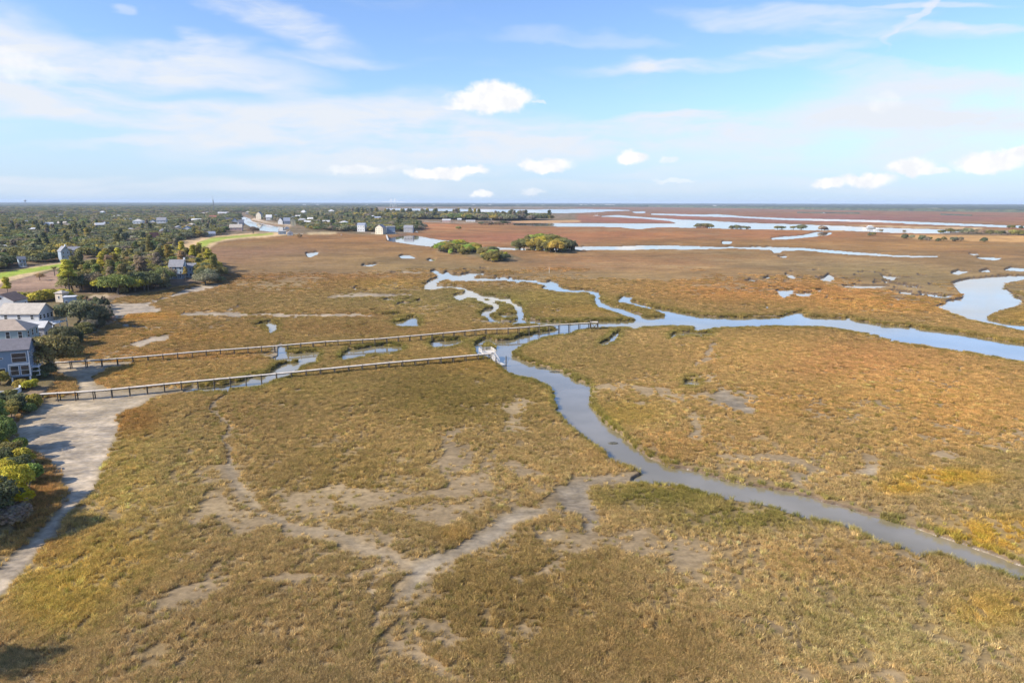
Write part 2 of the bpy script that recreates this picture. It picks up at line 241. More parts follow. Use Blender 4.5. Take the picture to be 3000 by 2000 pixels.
# colour zones of the marsh grass: u, v, ru, rv, sRGB, strength
ZONE = [(1350,870,380,28,(146,126,72),.8),(700,885,360,26,(146,122,72),.7),(1800,985,300,28,(160,130,78),.7),(1350,1140,270,100,(124,100,48),.9),(850,1130,180,40,(156,128,68),.7),(1450,1060,180,30,(148,112,55),.6),
 (2480,1060,330,60,(168,120,70),.8),(2700,1200,380,130,(174,128,66),.8),(2760,1390,150,26,(178,134,36),.85),(2640,1425,70,20,(176,132,38),.8),(2900,1560,170,60,(178,134,40),.9),(2420,1230,240,90,(158,126,74),.8),(2250,1030,160,50,(165,132,72),.6),(2150,1110,140,40,(160,128,72),.5),
 (1950,1450,210,36,(112,98,42),1.0),(2200,1510,240,46,(116,100,46),1.0),(2050,1420,150,12,(150,120,50),.6),(1850,1210,120,40,(146,118,52),.8),(1900,1330,180,40,(140,104,55),.6),(2500,1640,260,60,(150,116,66),.7),
 (380,1400,170,200,(152,128,66),.9),(250,1640,260,100,(158,128,58),.8),(180,1750,170,110,(160,132,52),.8),(400,1230,80,50,(138,98,46),.8),(560,1350,120,150,(138,116,68),.6),(120,1560,90,70,(158,118,62),.8),(120,1450,80,110,(158,114,60),.9),
 (1500,1750,330,230,(134,106,56),.8),(1000,1400,240,120,(140,112,56),.6),(800,1750,260,160,(150,120,72),.5),(2700,1850,330,100,(158,136,86),.7),(2900,1780,130,60,(170,132,52),.7),(2450,1800,260,100,(134,114,66),.6),(1900,1900,260,130,(138,108,60),.6),
 (700,745,330,30,(150,106,76),.8),(900,812,330,15,(158,112,64),.5),(1150,832,180,14,(158,126,58),.6),(550,990,200,24,(160,122,60),.6),(420,935,120,14,(174,128,52),.8),(1130,960,330,20,(150,112,64),.6),(600,1045,260,14,(164,118,62),.5),
 (2300,860,420,34,(176,122,62),.7),(2150,800,300,30,(168,124,66),.5),(2620,900,260,26,(172,124,58),.7),(2550,790,200,18,(172,136,76),.6),(1800,770,420,26,(164,112,64),.8),(1500,700,300,20,(160,104,70),.9),(1250,668,150,10,(190,126,76),.9),(2100,690,500,12,(172,112,66),.8),
 (2700,720,500,16,(178,126,66),.8),(2000,645,700,10,(156,100,80),.9),(2600,640,500,12,(150,100,88),.9),(1600,640,260,8,(158,104,74),.8),(380,1090,100,30,(158,124,56),.8),(560,1085,220,22,(152,122,66),.7),(2050,1290,170,40,(150,112,60),.5),(1330,1560,60,26,(168,126,58),.5),
 (1080,920,120,12,(150,112,66),.6),(1700,905,200,16,(158,124,56),.6),(1620,870,140,18,(166,136,64),.7),(960,760,260,18,(156,120,66),.7),(1320,785,220,14,(160,124,66),.6),(2830,860,60,34,(172,116,50),.7),(2970,930,60,20,(168,132,58),.7),(2300,1180,200,50,(164,120,60),.5)]

# ---------------------------------------------------------------- grid on the ground
us = np.concatenate([np.linspace(-2600, -60, 110, endpoint=False), np.arange(-60, 3060, 3.0), np.linspace(3060, 5600, 110)])
ts = np.concatenate([np.arange(3.8, 60, .8), np.arange(60, 500, 1.4), np.arange(500, 1430, 2.6), np.linspace(1430, 2300, 70)])
UU, TT = np.meshgrid(us, ts); VV = 592+TT
cp, sp = math.cos(PITCH), math.sin(PITCH)
a_ = (UU-1500)/F; b_ = -(VV-1000)/F            # ray (a,b,-1) pitched down
dy = b_*sp+cp; dz = b_*cp-sp
tt = -HC/dz
GX = a_*tt; GY = dy*tt
Ru, Rv = proj(GX, GY, 0.0)                     # true photo coordinates incl. roll
DIST = np.hypot(GX, GY)
print('grid', GX.shape, DIST.min(), DIST.max())
def poly_mask(px, py, poly):
    m = np.zeros(px.shape, bool); P = np.array(poly)
    x0, y0 = P.min(0); x1, y1 = P.max(0)
    sel = np.where((px >= x0) & (px <= x1) & (py >= y0) & (py <= y1))
    if len(sel[0]) == 0: return m
    x = px[sel]; y = py[sel]; c = np.zeros(x.shape, bool); n = len(P)
    for i in range(n):
        xa, ya = P[i]; xb, yb = P[(i+1) % n]
        if ya == yb: continue
        cond = ((ya > y) != (yb > y)) & (x < (xb-xa)*(y-ya)/(yb-ya)+xa)
        c ^= cond
    m[sel] = c; return m
def stroke(px, py, pts, wu, wv):
    best = np.full(px.shape, 9.0); P = np.array(pts)
    x0, y0 = P.min(0); x1, y1 = P.max(0)
    sel = np.where((px > x0-3*wu) & (px < x1+3*wu) & (py > y0-3*wv) & (py < y1+3*wv))
    if len(sel[0]) == 0: return best
    x = px[sel]/wu; y = py[sel]/wv; bb = np.full(x.shape, 9.0)
    for (ax, ay), (bx, by) in zip(pts[:-1], pts[1:]):
        ax, bx, ay, by = ax/wu, bx/wu, ay/wv, by/wv
        L = (bx-ax)**2+(by-ay)**2+1e-9
        q = np.clip(((x-ax)*(bx-ax)+(y-ay)*(by-ay))/L, 0, 1)
        bb = np.minimum(bb, np.hypot(x-ax-q*(bx-ax), y-ay-q*(by-ay)))
    best[sel] = bb; return best
def blur(m, r, n=1):
    for _ in range(n):
        for ax in (0, 1):
            k = m.copy()
            for d in range(1, r+1):
                k = k+np.roll(m, d, ax)+np.roll(m, -d, ax)
            m = k/(2*r+1)
    return m
class Maps: pass
def wander(x, y, D, px, py):
    """wobble outlines by a noise that lives on the ground"""
    s = np.clip(D*.012, .8, 60)
    q = np.log2(s); lo = np.floor(q); f = q-lo
    def n(seed):
        a = fbm(x/(2**lo), y/(2**lo), 3.2, 3, seed); b = fbm(x/(2**(lo+1)), y/(2**(lo+1)), 3.2, 3, seed+50)
        return a*(1-f)+b*f-.5
    tloc = np.maximum(py-592, 4)
    return px+(n(3)*10+(fbm(x/s, y/s, .9, 3, 41)-.5)*9)*np.clip(tloc/500, .5, 1.4), py+n(9)*np.clip(tloc*.016, .3, 9)+(fbm(x/s, y/s, .9, 3, 47)-.5)*np.clip(tloc*.014, .3, 7)
def water_at(wx, wy, D, XY, down=True):
    W = np.zeros(wx.shape, bool)
    shifts = [0.0]
    if down: shifts = [0.0, .4, .8, 1.2]
    for s_ in shifts:
        yy = wy-s_*np.interp(D, [90, 220], [.45, .80])/D*F
        for p in WATER: W |= poly_mask(wx, yy, p)
        for pts, wu, wv in WSTROKE: W |= stroke(wx, yy, pts, wu, wv) < 1
    gm_ = np.zeros(wx.shape)
    for (bu, bv, ru, rv) in ((1330,845,240,50),(1200,900,120,24),(2480,850,260,50),(1500,915,140,20),(2150,1010,60,20),(880,945,160,18),(2150,1100,100,40),(1450,1290,70,60)):
        gm_ = np.maximum(gm_, np.exp(-((wx-bu)/ru)**2-((wy-bv)/rv)**2))
    fr = np.where(gm_ > .2)
    if len(fr[0]):
        q_ = np.zeros(wx.shape); q_[fr] = fbm(XY[0][fr], XY[1][fr]*.8, 9.0, 4, 301)*.75+fbm(XY[0][fr], XY[1][fr], 30.0, 2, 305)*.25
        W |= (q_ > .685-.05*gm_) & (gm_ > .2)
    for p in LAND_IN_WATER: W &= ~poly_mask(wx, wy, p)
    return W
def surf_maps(x, y, D, u, v, jit=0.0):
    m = Maps(); wx, wy = wander(x, y, D, u, v)
    j = RNG.normal(0, 1, (2,)+x.shape)*jit if jit else np.zeros((2,)+x.shape)
    ts_ = np.clip((v-592)/900, .05, 1)
    m.water = water_at(wx, wy, D, (x, y))
    mud = np.zeros(u.shape); wet = np.zeros(u.shape)
    for p, am, we in MUD:
        jj = .5 if we > .95 else .7
        k = poly_mask(wx+j[0]*13*ts_*jj, wy+j[1]*8*ts_*jj, p) | poly_mask(wx+j[0]*13*ts_*jj, wy+j[1]*8*ts_*jj-np.interp(D, [100, 200], [0, .6])/D*F, p); mud = np.maximum(mud, k*am); wet = np.maximum(wet, k*we)
    for pts, wu, wv, we in MUDSTROKE:
        k = stroke(wx+j[0]*3*ts_, wy+j[1]*2*ts_, pts, wu, wv) < 1; mud = np.maximum(mud, k*1.0); wet = np.maximum(wet, k*we)
    pn = fbm(x, y, 5.0, 4, 21); pn2 = fbm(x, y, 26.0, 3, 61)
    soft = np.zeros(u.shape)
    for (bu, bv, ru, rv, am) in MUDB:
        g = np.exp(-(((wx-bu)/ru)**2+((wy-bv)/rv)**2)); soft = np.maximum(soft, g*(am+.14))
    for pts, wu, wv, am in MSTROKE:
        d = stroke(wx, wy, pts, wu, wv); soft = np.maximum(soft, am*np.clip(1.35-d, 0, 1))
    m.bare = np.clip(sst(soft+(pn-.5)*1.25+(pn2-.5)*.8, .22, .68), 0, 1)
    m.bare = np.maximum(m.bare, .7*sst(pn*.6+pn2*.4, .54, .68))
    m.mud = mud; m.wet = wet
    m.land = np.zeros(u.shape, bool)
    for p in LAND: m.land |= poly_mask(wx, wy, p)
    m.land &= ~m.water
    m.land &= ~(mud > .5)
    # colour
    t = np.clip(v, 600, 2100)
    ks = [600, 640, 700, 780, 880, 1000, 1200, 1500, 2100]
    cs = [(138,102,80),(158,106,66),(164,112,60),(160,120,68),(154,123,70),(150,120,68),(150,120,70),(150,122,76),(152,124,80)]
    col = np.stack([np.interp(t, ks, [c[i] for c in cs]) for i in range(3)], -1).astype(float)
    n1 = fbm(x, y*.6, 34.0, 4, 5)-.5; n2 = fbm(x, y*.5, 140.0, 3, 8)-.5
    uu = u+n1*160*np.clip((v-592)/500, .3, 1); vv = v+n2*60*np.clip((v-592)/500, .12, 1)
    for (bu, bv, ru, rv, c, am) in ZONE:
        g = np.exp(-(((uu-bu)/ru)**2+((vv-bv)/rv)**2)**1.5)*am
        col = col*(1-g[..., None])+np.array(c)*g[..., None]
    col = col*(1+(.20+.12*sst(v, 1000, 1400))[..., None]*n1[..., None]+.12*n2[..., None])
    col[..., 0] += 14*n2; col[..., 1] -= 4*n2
    lum = col.mean(-1, keepdims=True); sf_ = np.interp(v, [600, 690, 780], [1.06, 1.0, .82])[..., None]; col = lum*1.02+(col-lum)*sf_; col[..., 1] += 2; m.col = np.clip(col, 5, 255); m.n1 = n1; m.n2 = n2; m.wx = wx; m.wy = wy; m.pn = pn
    return m
def tolin(c):
    c = c/255.; return np.where(c <= .04045, c/12.92, ((c+.055)/1.055)**2.4)

M_ = surf_maps(GX, GY, DIST, Ru, Rv)
wat = blur(M_.water.astype(float), 1, 1)
near = sst(TT, 300, 900)
wat = wat*(1-near)+blur(wat, 2, 1)*near
landf = blur(M_.land.astype(float), 2, 1); nb2 = sst(TT, 250, 600); mudf = blur(M_.mud, 1, 1)*(1-nb2)+blur(M_.mud, 4, 2)*nb2; wetf = blur(M_.wet, 1, 1)*(1-nb2)+blur(M_.wet, 4, 2)*nb2
farg = sst(DIST, 330, 520)                 # beyond the modelled tufts the sheet is the top of the grass
Z = farg*.55*(1-mudf)
Z = Z+(fbm(GX, GY, 9.0, 4, 31)-.5)*.35*(1-wat)+(fbm(GX, GY, 60.0, 3, 35)-.5)*.35
Z = Z+farg*(fbm(GX, GY, np.maximum(3.0, 3.0), 3, 37)-.5)*.5*(1-mudf)
Z = Z-mudf*.22*(1-.6*farg)
Z = Z+landf*.9
WL = -0.50
Z = Z*(1-sst(wat, .08, .55))+(-1.25)*sst(wat, .08, .55)
Z = np.where(DIST > 9000, np.maximum(Z, -.2)-0, Z)
# colours of the sheet
mudcol = np.array((152, 131, 99.)); wetcol = np.array((178, 160, 134.)); bank = np.array((78, 61, 46.))
base = M_.col.copy()
under = np.array((146, 122, 86.))
fcover = farg[..., None]
grassg = base*(np.array((.91, .91, .90))*fcover)+(base*.35+under*.65)*(1-fcover)
bare = M_.bare[..., None]*(1-.55*fcover)
colr = grassg*(1-bare)+mudcol*bare
wq_ = sst(wetf, .72, .98)[..., None]; streak = (fbm(GX, GY*2.2, 4.0, 5, 77)[..., None]-.5)
colr = colr*(1-mudf[..., None])+(wetcol*(1+.7*streak)*wq_+np.array((148, 134, 112.))*(1+.5*streak)*(1-wq_))*mudf[..., None]
b4 = (sst(wat, .0, .25)*(.35+.65*sst(TT, 150, 300)))[..., None]; colr = colr*(1-b4)+bank*b4
# land colours
lc = np.array((112, 98, 66.)); lc2 = np.array((140, 118, 96.))
ln_ = sst(fbm(GX, GY, 20, 4, 71), .4, .6)[..., None]
lcol = lc*(1-ln_)+lc2*ln_
colr = colr*(1-landf[..., None])+lcol*landf[..., None]
marsh_gap = poly_mask(M_.wx, M_.wy, [(-300,960),(0,842),(60,826),(120,812),(190,792),(240,790),(215,830),(190,850),(60,872),(0,890),(-300,990)])
colr = np.where(marsh_gap[..., None], np.array((150,122,100.))*(1+.3*M_.n1[..., None]), colr)
for p, c in FAIR+SAND:
    k = blur(poly_mask(Ru, Rv, p).astype(float), 1, 1)[..., None]
    colr = colr*(1-k)+np.array(c, float)*(1+.12*M_.n1[..., None])*k
def grid_mesh(name, X, Y, Zv):
    nr, nc = X.shape; me = bpy.data.meshes.new(name)
    co = np.stack([X, Y, Zv], -1).reshape(-1, 3).astype(np.float32)
    idx = np.arange(nr*nc).reshape(nr, nc)
    q = np.stack([idx[:-1, :-1], idx[:-1, 1:], idx[1:, 1:], idx[1:, :-1]], -1).reshape(-1, 4)[:, ::-1].astype(np.int32)
    me.vertices.add(len(co)); me.vertices.foreach_set('co', co.ravel())
    me.loops.add(q.size); me.loops.foreach_set('vertex_index', q.ravel())
    me.polygons.add(len(q)); me.polygons.foreach_set('loop_start', np.arange(0, q.size, 4, dtype=np.int32))
    me.update(); me.validate()
    return me
gm = grid_mesh('ground', GX, GY, Z)
at = gm.attributes.new('gcol', 'FLOAT_COLOR', 'POINT')
rgba = np.concatenate([tolin(np.clip(colr, 0, 255)), np.ones(colr.shape[:2]+(1,))], -1).astype(np.float32)
ALB = 0.80
rgba[..., :3] *= ALB
at.data.foreach_set('color', rgba.ravel())
at = gm.attributes.new('wet', 'FLOAT', 'POINT'); at.data.foreach_set('value', np.clip(wetf**2*.62*mudf*(1-landf)+.8*b4[..., 0], 0, 1).astype(np.float32).ravel())
gm.polygons.foreach_set('use_smooth', np.ones(len(gm.polygons), bool))

def mat(name):
    m = bpy.data.materials.new(name); m.use_nodes = True
    t = NT(m.node_tree); b = t.n['Principled BSDF']; return m, t, b
def simple(name, col, rough=.7, var=.15, scale=3.0, metal=0.0, spec=.5, bump=0.0, stretch=(1, 1, 1)):
    m, t, b = mat(name)
    tcx = t.add('ShaderNodeTexCoord').outputs['Object']
    mp = t.add('ShaderNodeMapping', {'Vector': tcx, 'Scale': stretch}).outputs[0]
    n = t.add('ShaderNodeTexNoise', {'Vector': mp, 'Scale': scale, 'Detail': 5.0, 'Roughness': .6})
    c = t.mix(t.mr(n.outputs[0], .3, .7), tuple(x*(1-var) for x in col), tuple(min(1, x*(1+var)) for x in col))
    t.l.new(c, b.inputs['Base Color'])
    b.inputs['Roughness'].default_value = rough; b.inputs['Metallic'].default_value = metal
    b.inputs['Specular IOR Level'].default_value = spec
    if bump:
        bp = t.add('ShaderNodeBump', {'Height': n.outputs[0], 'Strength': bump, 'Distance': .05})
        t.l.new(bp.outputs[0], b.inputs['Normal'])
    return m
# ground material
m, t, b = mat('marsh_ground')
ga = t.add('ShaderNodeAttribute', attribute_name='gcol').outputs['Color']
wa = t.add('ShaderNodeAttribute', attribute_name='wet').outputs['Fac']
pos = t.add('ShaderNodeNewGeometry').outputs['Position']
n1 = t.add('ShaderNodeTexNoise', {'Vector': pos, 'Scale': .9, 'Detail': 6.0, 'Roughness': .65}).outputs[0]
n2 = t.add('ShaderNodeTexNoise', {'Vector': t.add('ShaderNodeMapping', {'Vector': pos, 'Scale': (.05, .11, .05)}).outputs[0], 'Scale': 1.0, 'Detail': 7.0, 'Roughness': .62}).outputs[0]
f = t.math('MULTIPLY', t.mr(n1, .25, .75, .72, 1.28), t.mr(n2, .3, .7, .82, 1.18))
n3 = t.add('ShaderNodeTexNoise', {'Vector': pos, 'Scale': .014, 'Detail': 9.0, 'Roughness': .68}).outputs[0]
n4 = t.add('ShaderNodeTexNoise', {'Vector': t.add('ShaderNodeMapping', {'Vector': pos, 'Location': (31, 7, 0), 'Scale': (.006, .009, 1)}).outputs[0], 'Scale': 1.0, 'Detail': 8.0, 'Roughness': .65}).outputs[0]
ga = t.mix(t.mr(n4, .50, .68, 0, .38), ga, (.30, .22, .10)); ga = t.mix(t.mr(n3, .55, .72, 0, .45), ga, (.145, .085, .035))
f = t.math('MULTIPLY', f, t.mr(n3, .3, .7, 1.22, .80))
c = t.mix(1.0, ga, t.add('ShaderNodeCombineXYZ', {0: f, 1: f, 2: f}).outputs[0], 'MULTIPLY')
t.l.new(c, b.inputs['Base Color'])
pud = t.add('ShaderNodeTexNoise', {'Vector': t.add('ShaderNodeMapping', {'Vector': pos, 'Scale': (.5, 1.1, 1)}).outputs[0], 'Scale': 1.0, 'Detail': 6.0, 'Roughness': .6}).outputs[0]
wet = t.math('MULTIPLY', wa, t.mr(pud, .38, .6, .30, 1.0))
t.l.new(t.mr(wet, 0, 1, .92, .24, False), b.inputs['Roughness'])
t.l.new(t.mr(wet, 0, 1, .15, .75, False), b.inputs['Specular IOR Level'])
bh = t.math('ADD', n1, t.math('MULTIPLY', pud, .6))
t.l.new(t.add('ShaderNodeBump', {'Height': bh, 'Strength': .35, 'Distance': .25}).outputs[0], b.inputs['Normal'])
gm.materials.append(m); MG = m
def put(name, me, kind=None, label=None, cat=None, group=None, parent=None, loc=None):
    o = bpy.data.objects.new(name, me); C.objects.link(o)
    if kind: o['kind'] = kind
    if label: o['label'] = label
    if cat: o['category'] = cat
    if group: o['group'] = group
    if parent: o.parent = parent
    if loc is not None: o.location = loc
    return o
put('ground', gm, 'structure')

# water: one level sheet (the creek beds are carved below it)
wu = np.linspace(-9000, 9000, 2); 
wm = bpy.data.meshes.new('water')
wm.from_pydata([(-30000, -50, WL), (30000, -50, WL), (30000, 30000, WL), (-30000, 30000, WL)], [], [(0, 1, 2, 3)])
m, t, b = mat('creek_water')
pos = t.add('ShaderNodeNewGeometry').outputs['Position']
nn = t.add('ShaderNodeTexNoise', {'Vector': pos, 'Scale': .06, 'Detail': 4.0}).outputs[0]
t.l.new(t.mix(t.mr(nn, .35, .65), (.190, .155, .085), (.250, .210, .135)), b.inputs['Base Color'])
b.inputs['IOR'].default_value = 1.45; b.inputs['Coat Weight'].default_value = .6; b.inputs['Coat IOR'].default_value = 1.35; b.inputs['Coat Roughness'].default_value = .04; b.inputs['Specular IOR Level'].default_value = .62
w1 = t.add('ShaderNodeTexNoise', {'Vector': pos, 'Scale': 1.6, 'Detail': 4.0, 'Roughness': .6}).outputs[0]
w2 = t.add('ShaderNodeTexNoise', {'Vector': t.add('ShaderNodeMapping', {'Vector': pos, 'Scale': (.02, .06, 1)}).outputs[0], 'Scale': 1.0, 'Detail': 3.0}).outputs[0]
t.l.new(t.math('MULTIPLY', t.mr(w2, .35, .7, .1, 1.0), .10), b.inputs['Roughness'])
t.l.new(t.add('ShaderNodeBump', {'Height': w1, 'Strength': .06, 'Distance': .04}).outputs[0], b.inputs['Normal'])
wm.materials.append(m)
put('water', wm, 'structure')

# ---------------------------------------------------------------- mesh builder
class MB:
    def __init__(s): s.v = []; s.f = []
    def quadstrip(s): pass
    def box(s, x0, y0, z0, x1, y1, z1):
        i = len(s.v)
        s.v += [(x0,y0,z0),(x1,y0,z0),(x1,y1,z0),(x0,y1,z0),(x0,y0,z1),(x1,y0,z1),(x1,y1,z1),(x0,y1,z1)]
        s.f += [(i,i+3,i+2,i+1),(i+4,i+5,i+6,i+7),(i,i+1,i+5,i+4),(i+1,i+2,i+6,i+5),(i+2,i+3,i+7,i+6),(i+3,i,i+4,i+7)]; return s
    def bar(s, a, b, wd, hg=None, n=4, w2=None):
        a = Vector(a); b = Vector(b); d = (b-a).normalized(); hg = hg or wd
        up = Vector((0, 0, 1)) if abs(d.z) < .95 else Vector((1, 0, 0))
        r = d.cross(up).normalized(); u_ = r.cross(d)
        i = len(s.v); k = w2 if w2 is not None else 1.0
        for p, q in ((a, 1.0), (b, k)):
            for j in range(n):
                an = 2*PI*(j+.5)/n; f_ = 1/math.cos(PI/n)
                s.v.append(tuple(p+r*(math.cos(an)*wd/2*f_*q)+u_*(math.sin(an)*hg/2*f_*q)))
        for j in range(n): s.f.append((i+j, i+(j+1) % n, i+n+(j+1) % n, i+n+j))
        s.f.append(tuple(i+j for j in range(n))[::-1]); s.f.append(tuple(i+n+j for j in range(n))); return s
    def poly(s, pts): i = len(s.v); s.v += [tuple(p) for p in pts]; s.f.append(tuple(range(i, i+len(pts)))); return s
    def prism(s, prof, z0, z1):     # profile in xy extruded in z
        i = len(s.v); n = len(prof)
        s.v += [(x, y, z0) for x, y in prof]+[(x, y, z1) for x, y in prof]
        s.f.append(tuple(range(i, i+n))[::-1]); s.f.append(tuple(range(i+n, i+2*n)))
        for j in range(n): s.f.append((i+j, i+(j+1) % n, i+n+(j+1) % n, i+n+j))
        return s
    def mesh(s, name, m=None, smooth=False):
        me = bpy.data.meshes.new(name); me.from_pydata(s.v, [], s.f)
        import bmesh
        bm = bmesh.new(); bm.from_mesh(me); bmesh.ops.recalc_face_normals(bm, faces=bm.faces); bm.to_mesh(me); bm.free()
        if m: me.materials.append(m)
        if smooth: me.polygons.foreach_set('use_smooth', [True]*len(me.polygons))
        return me
    def build(s, name, m, parent=None, smooth=False):
        return put(name, s.mesh(name, m, smooth), parent=parent)
def empty(name, loc, rz=0, label=None, cat=None, group=None):
    o = bpy.data.objects.new(name, None); C.objects.link(o); o.location = loc; o.rotation_euler = (0, 0, rz)
    o.empty_display_size = .5
    if label: o['label'] = label
    if cat: o['category'] = cat
    if group: o['group'] = group
    return o
def np_mesh(name, co, faces, m, colattr=None):
    me = bpy.data.meshes.new(name); co = np.asarray(co, np.float32); faces = np.asarray(faces, np.int32); k = faces.shape[1]
    me.vertices.add(len(co)); me.vertices.foreach_set('co', co.ravel())
    me.loops.add(faces.size); me.loops.foreach_set('vertex_index', faces.ravel())
    me.polygons.add(len(faces)); me.polygons.foreach_set('loop_start', np.arange(0, faces.size, k, dtype=np.int32))
    me.update()
    if m: me.materials.append(m)
    return me

# ---------------------------------------------------------------- point instancing (grass, far woods)
def scatter(name, pts, scl, rot, col, kind, coll, label=None, cat=None):
    me = bpy.data.meshes.new(name); n = len(pts)
    me.vertices.add(n); me.vertices.foreach_set('co', pts.astype(np.float32).ravel())
    for nm, ty, da, key in (('iscale', 'FLOAT_VECTOR', scl, 'vector'), ('irot', 'FLOAT_VECTOR', rot, 'vector')):
        a = me.attributes.new(nm, ty, 'POINT'); a.data.foreach_set(key, da.astype(np.float32).ravel())
    a = me.attributes.new('icol', 'FLOAT_COLOR', 'POINT'); a.data.foreach_set('color', np.concatenate([col, np.ones((n, 1))], 1).astype(np.float32).ravel())
    a = me.attributes.new('ikind', 'INT', 'POINT'); a.data.foreach_set('value', kind.astype(np.int32))
    o = put(name, me, 'stuff', label, cat)
    ng = bpy.data.node_groups.new(name+'_nodes', 'GeometryNodeTree')
    ng.interface.new_socket('Geometry', in_out='INPUT', socket_type='NodeSocketGeometry')
    ng.interface.new_socket('Geometry', in_out='OUTPUT', socket_type='NodeSocketGeometry')
    g = NT(ng); gi = g.add('NodeGroupInput'); go = g.add('NodeGroupOutput')
    ci = g.add('GeometryNodeCollectionInfo'); ci.inputs[0].default_value = coll
    ci.inputs['Separate Children'].default_value = True; ci.inputs['Reset Children'].default_value = True
    def na(nm, ty): x = g.add('GeometryNodeInputNamedAttribute', data_type=ty); x.inputs[0].default_value = nm; return x.outputs[0]
    m2p = g.add('GeometryNodeMeshToPoints', {0: gi.outputs[0]})
    ip = g.add('GeometryNodeInstanceOnPoints', {'Points': m2p.outputs[0], 'Instance': ci.outputs[0], 'Pick Instance': True, 'Instance Index': na('ikind', 'INT'), 'Rotation': na('irot', 'FLOAT_VECTOR'), 'Scale': na('iscale', 'FLOAT_VECTOR')})
    g.l.new(ip.outputs[0], go.inputs[0])
    md = o.modifiers.new('instances', 'NODES'); md.node_group = ng
    return o

# ---------------------------------------------------------------- marsh grass
m, t, b = mat('cordgrass')  # thin two sided blades
ic = t.add('ShaderNodeAttribute', attribute_name='icol', attribute_type='INSTANCER').outputs['Color']
bc = t.add('ShaderNodeAttribute', attribute_name='bt').outputs['Fac']
fcol = t.mix(1.0, ic, t.add('ShaderNodeCombineXYZ', {0: bc, 1: bc, 2: bc}).outputs[0], 'MULTIPLY')
t.l.new(fcol, b.inputs['Base Color']); b.inputs['Roughness'].default_value = .8; b.inputs['Specular IOR Level'].default_value = .2
tr = t.add('ShaderNodeBsdfTranslucent', {0: fcol})
mx = t.add('ShaderNodeMixShader', {0: .36, 1: b.outputs[0], 2: tr.outputs[0]})
t.l.new(mx.outputs[0], t.n['Material Output'].inputs[0]); MGRASS = m
tcoll = bpy.data.collections.new('tuft_sources')
for k in range(12):
    rg = np.random.default_rng(100+k); pf = 1.0 if k < 7 else 2.4; nb = 38 if k < 7 else 130; V_ = []; Fc = []; bt = []
    for j in range(nb):
        r0 = .36*math.sqrt(rg.random()); an = rg.random()*2*PI; x = r0*math.cos(an); y = r0*math.sin(an)
        hgt = (.45+.55*rg.random()); lean = (rg.normal(0, .22, 2)+np.array([math.cos(an), math.sin(an)])*.10)/pf
        w_ = (.014+.013*rg.random())/pf*(1.0 if k < 7 else 1.5); fa = rg.random()*PI; dx, dy_ = w_*math.cos(fa), w_*math.sin(fa); i = len(V_)
        mx_, my_ = x+lean[0]*.45, y+lean[1]*.45
        tx, ty = x+lean[0]*1.35, y+lean[1]*1.35
        V_ += [(x-dx, y-dy_, -.1), (x+dx, y+dy_, -.1), (mx_+dx, my_+dy_, hgt*.6), (mx_-dx, my_-dy_, hgt*.6), (tx, ty, hgt), (tx-dx*.3, ty-dy_*.3, hgt*.98)]
        Fc += [(i, i+1, i+2, i+3), (i+3, i+2, i+4, i+5)]; c_ = .55+.7*rg.random()+(.55 if rg.random() < .18 else 0); bt += [c_]*6
    me = np_mesh('tuft', V_, Fc, MGRASS)
    a = me.attributes.new('bt', 'FLOAT', 'POINT'); a.data.foreach_set('value', np.array(bt, np.float32))
    tcoll.objects.link(bpy.data.objects.new('tuft_%d' % k, me))
# sample points: density falls with distance
def sample_grass():
    P = []
    Ds = [54]
    while Ds[-1] < 520: Ds.append(Ds[-1]*1.06)
    for d0, d1 in zip(Ds[:-1], Ds[1:]):
        dm = (d0+d1)/2; s_ = .0029*dm; wth = R(96); n = int(.5*wth*(d1*d1-d0*d0)/(s_*s_))
        d = np.sqrt(RNG.uniform(d0*d0, d1*d1, n)); th = RNG.uniform(-wth/2, wth/2, n)
        P.append(np.stack([d*np.sin(th), d*np.cos(th), d], -1))
    return np.concatenate(P)
P = sample_grass(); gx, gy, gd = P.T
gu, gv = proj(gx, gy, 0.0)
keep = (gu > -260) & (gu < 3260) & (gv < 2250); gx, gy, gd, gu, gv = gx[keep], gy[keep], gd[keep], gu[keep], gv[keep]
mm = surf_maps(gx, gy, gd, gu, gv, 1.0)
prob = (1-.93*mm.bare)*(1-mm.water)*(mm.mud < .5)*(~mm.land)*(1-sst(gd+(fbm(gx, gy, 45, 3, 12)-.5)*260, 300, 490))
nearf = 1-sst(gd, 120, 210); prob = prob*(1-nearf*.80*(1-sst(fbm(gx, gy*.6, 2.8, 4, 91), .40, .58)))*(1-(.25+.25*nearf)*(1-sst(fbm(gx, gy*.5, 12, 3, 93), .36, .56)))
keep = RNG.random(len(gx)) < prob
gx, gy, gd, gu, gv = gx[keep], gy[keep], gd[keep], gu[keep], gv[keep]
gcol = mm.col[keep]; n1k = mm.n1[keep]; barek = mm.bare[keep]
print('tufts', len(gx))
# ground height lookup at the tufts
ZG = Z; edgeg = blur(M_.water.astype(float), 5, 2)
def zlook(gx, gy, Z=None):
    if Z is None: Z = ZG
    p = np.stack([gx, gy, np.full_like(gx, -HC)])   # relative to camera
    yc = p[1]*sp+p[2]*cp; zc = p[1]*cp-p[2]*sp      # up, forward
    U = 1500+F*p[0]/zc; V = 1000-F*yc/zc
    r = np.interp(V-592, ts, np.arange(len(ts))); c_ = np.interp(U, us, np.arange(len(us)))
    r0 = np.clip(r.astype(int), 0, len(ts)-2); c0 = np.clip(c_.astype(int), 0, len(us)-2); fr = r-r0; fc = c_-c0
    return (Z[r0, c0]*(1-fr)*(1-fc)+Z[r0+1, c0]*fr*(1-fc)+Z[r0, c0+1]*(1-fr)*fc+Z[r0+1, c0+1]*fr*fc)
gz = zlook(gx, gy)
def zat(x, y): return float(zlook(np.array([float(x)]), np.array([float(y)]))[0])
s_ = .0029*gd
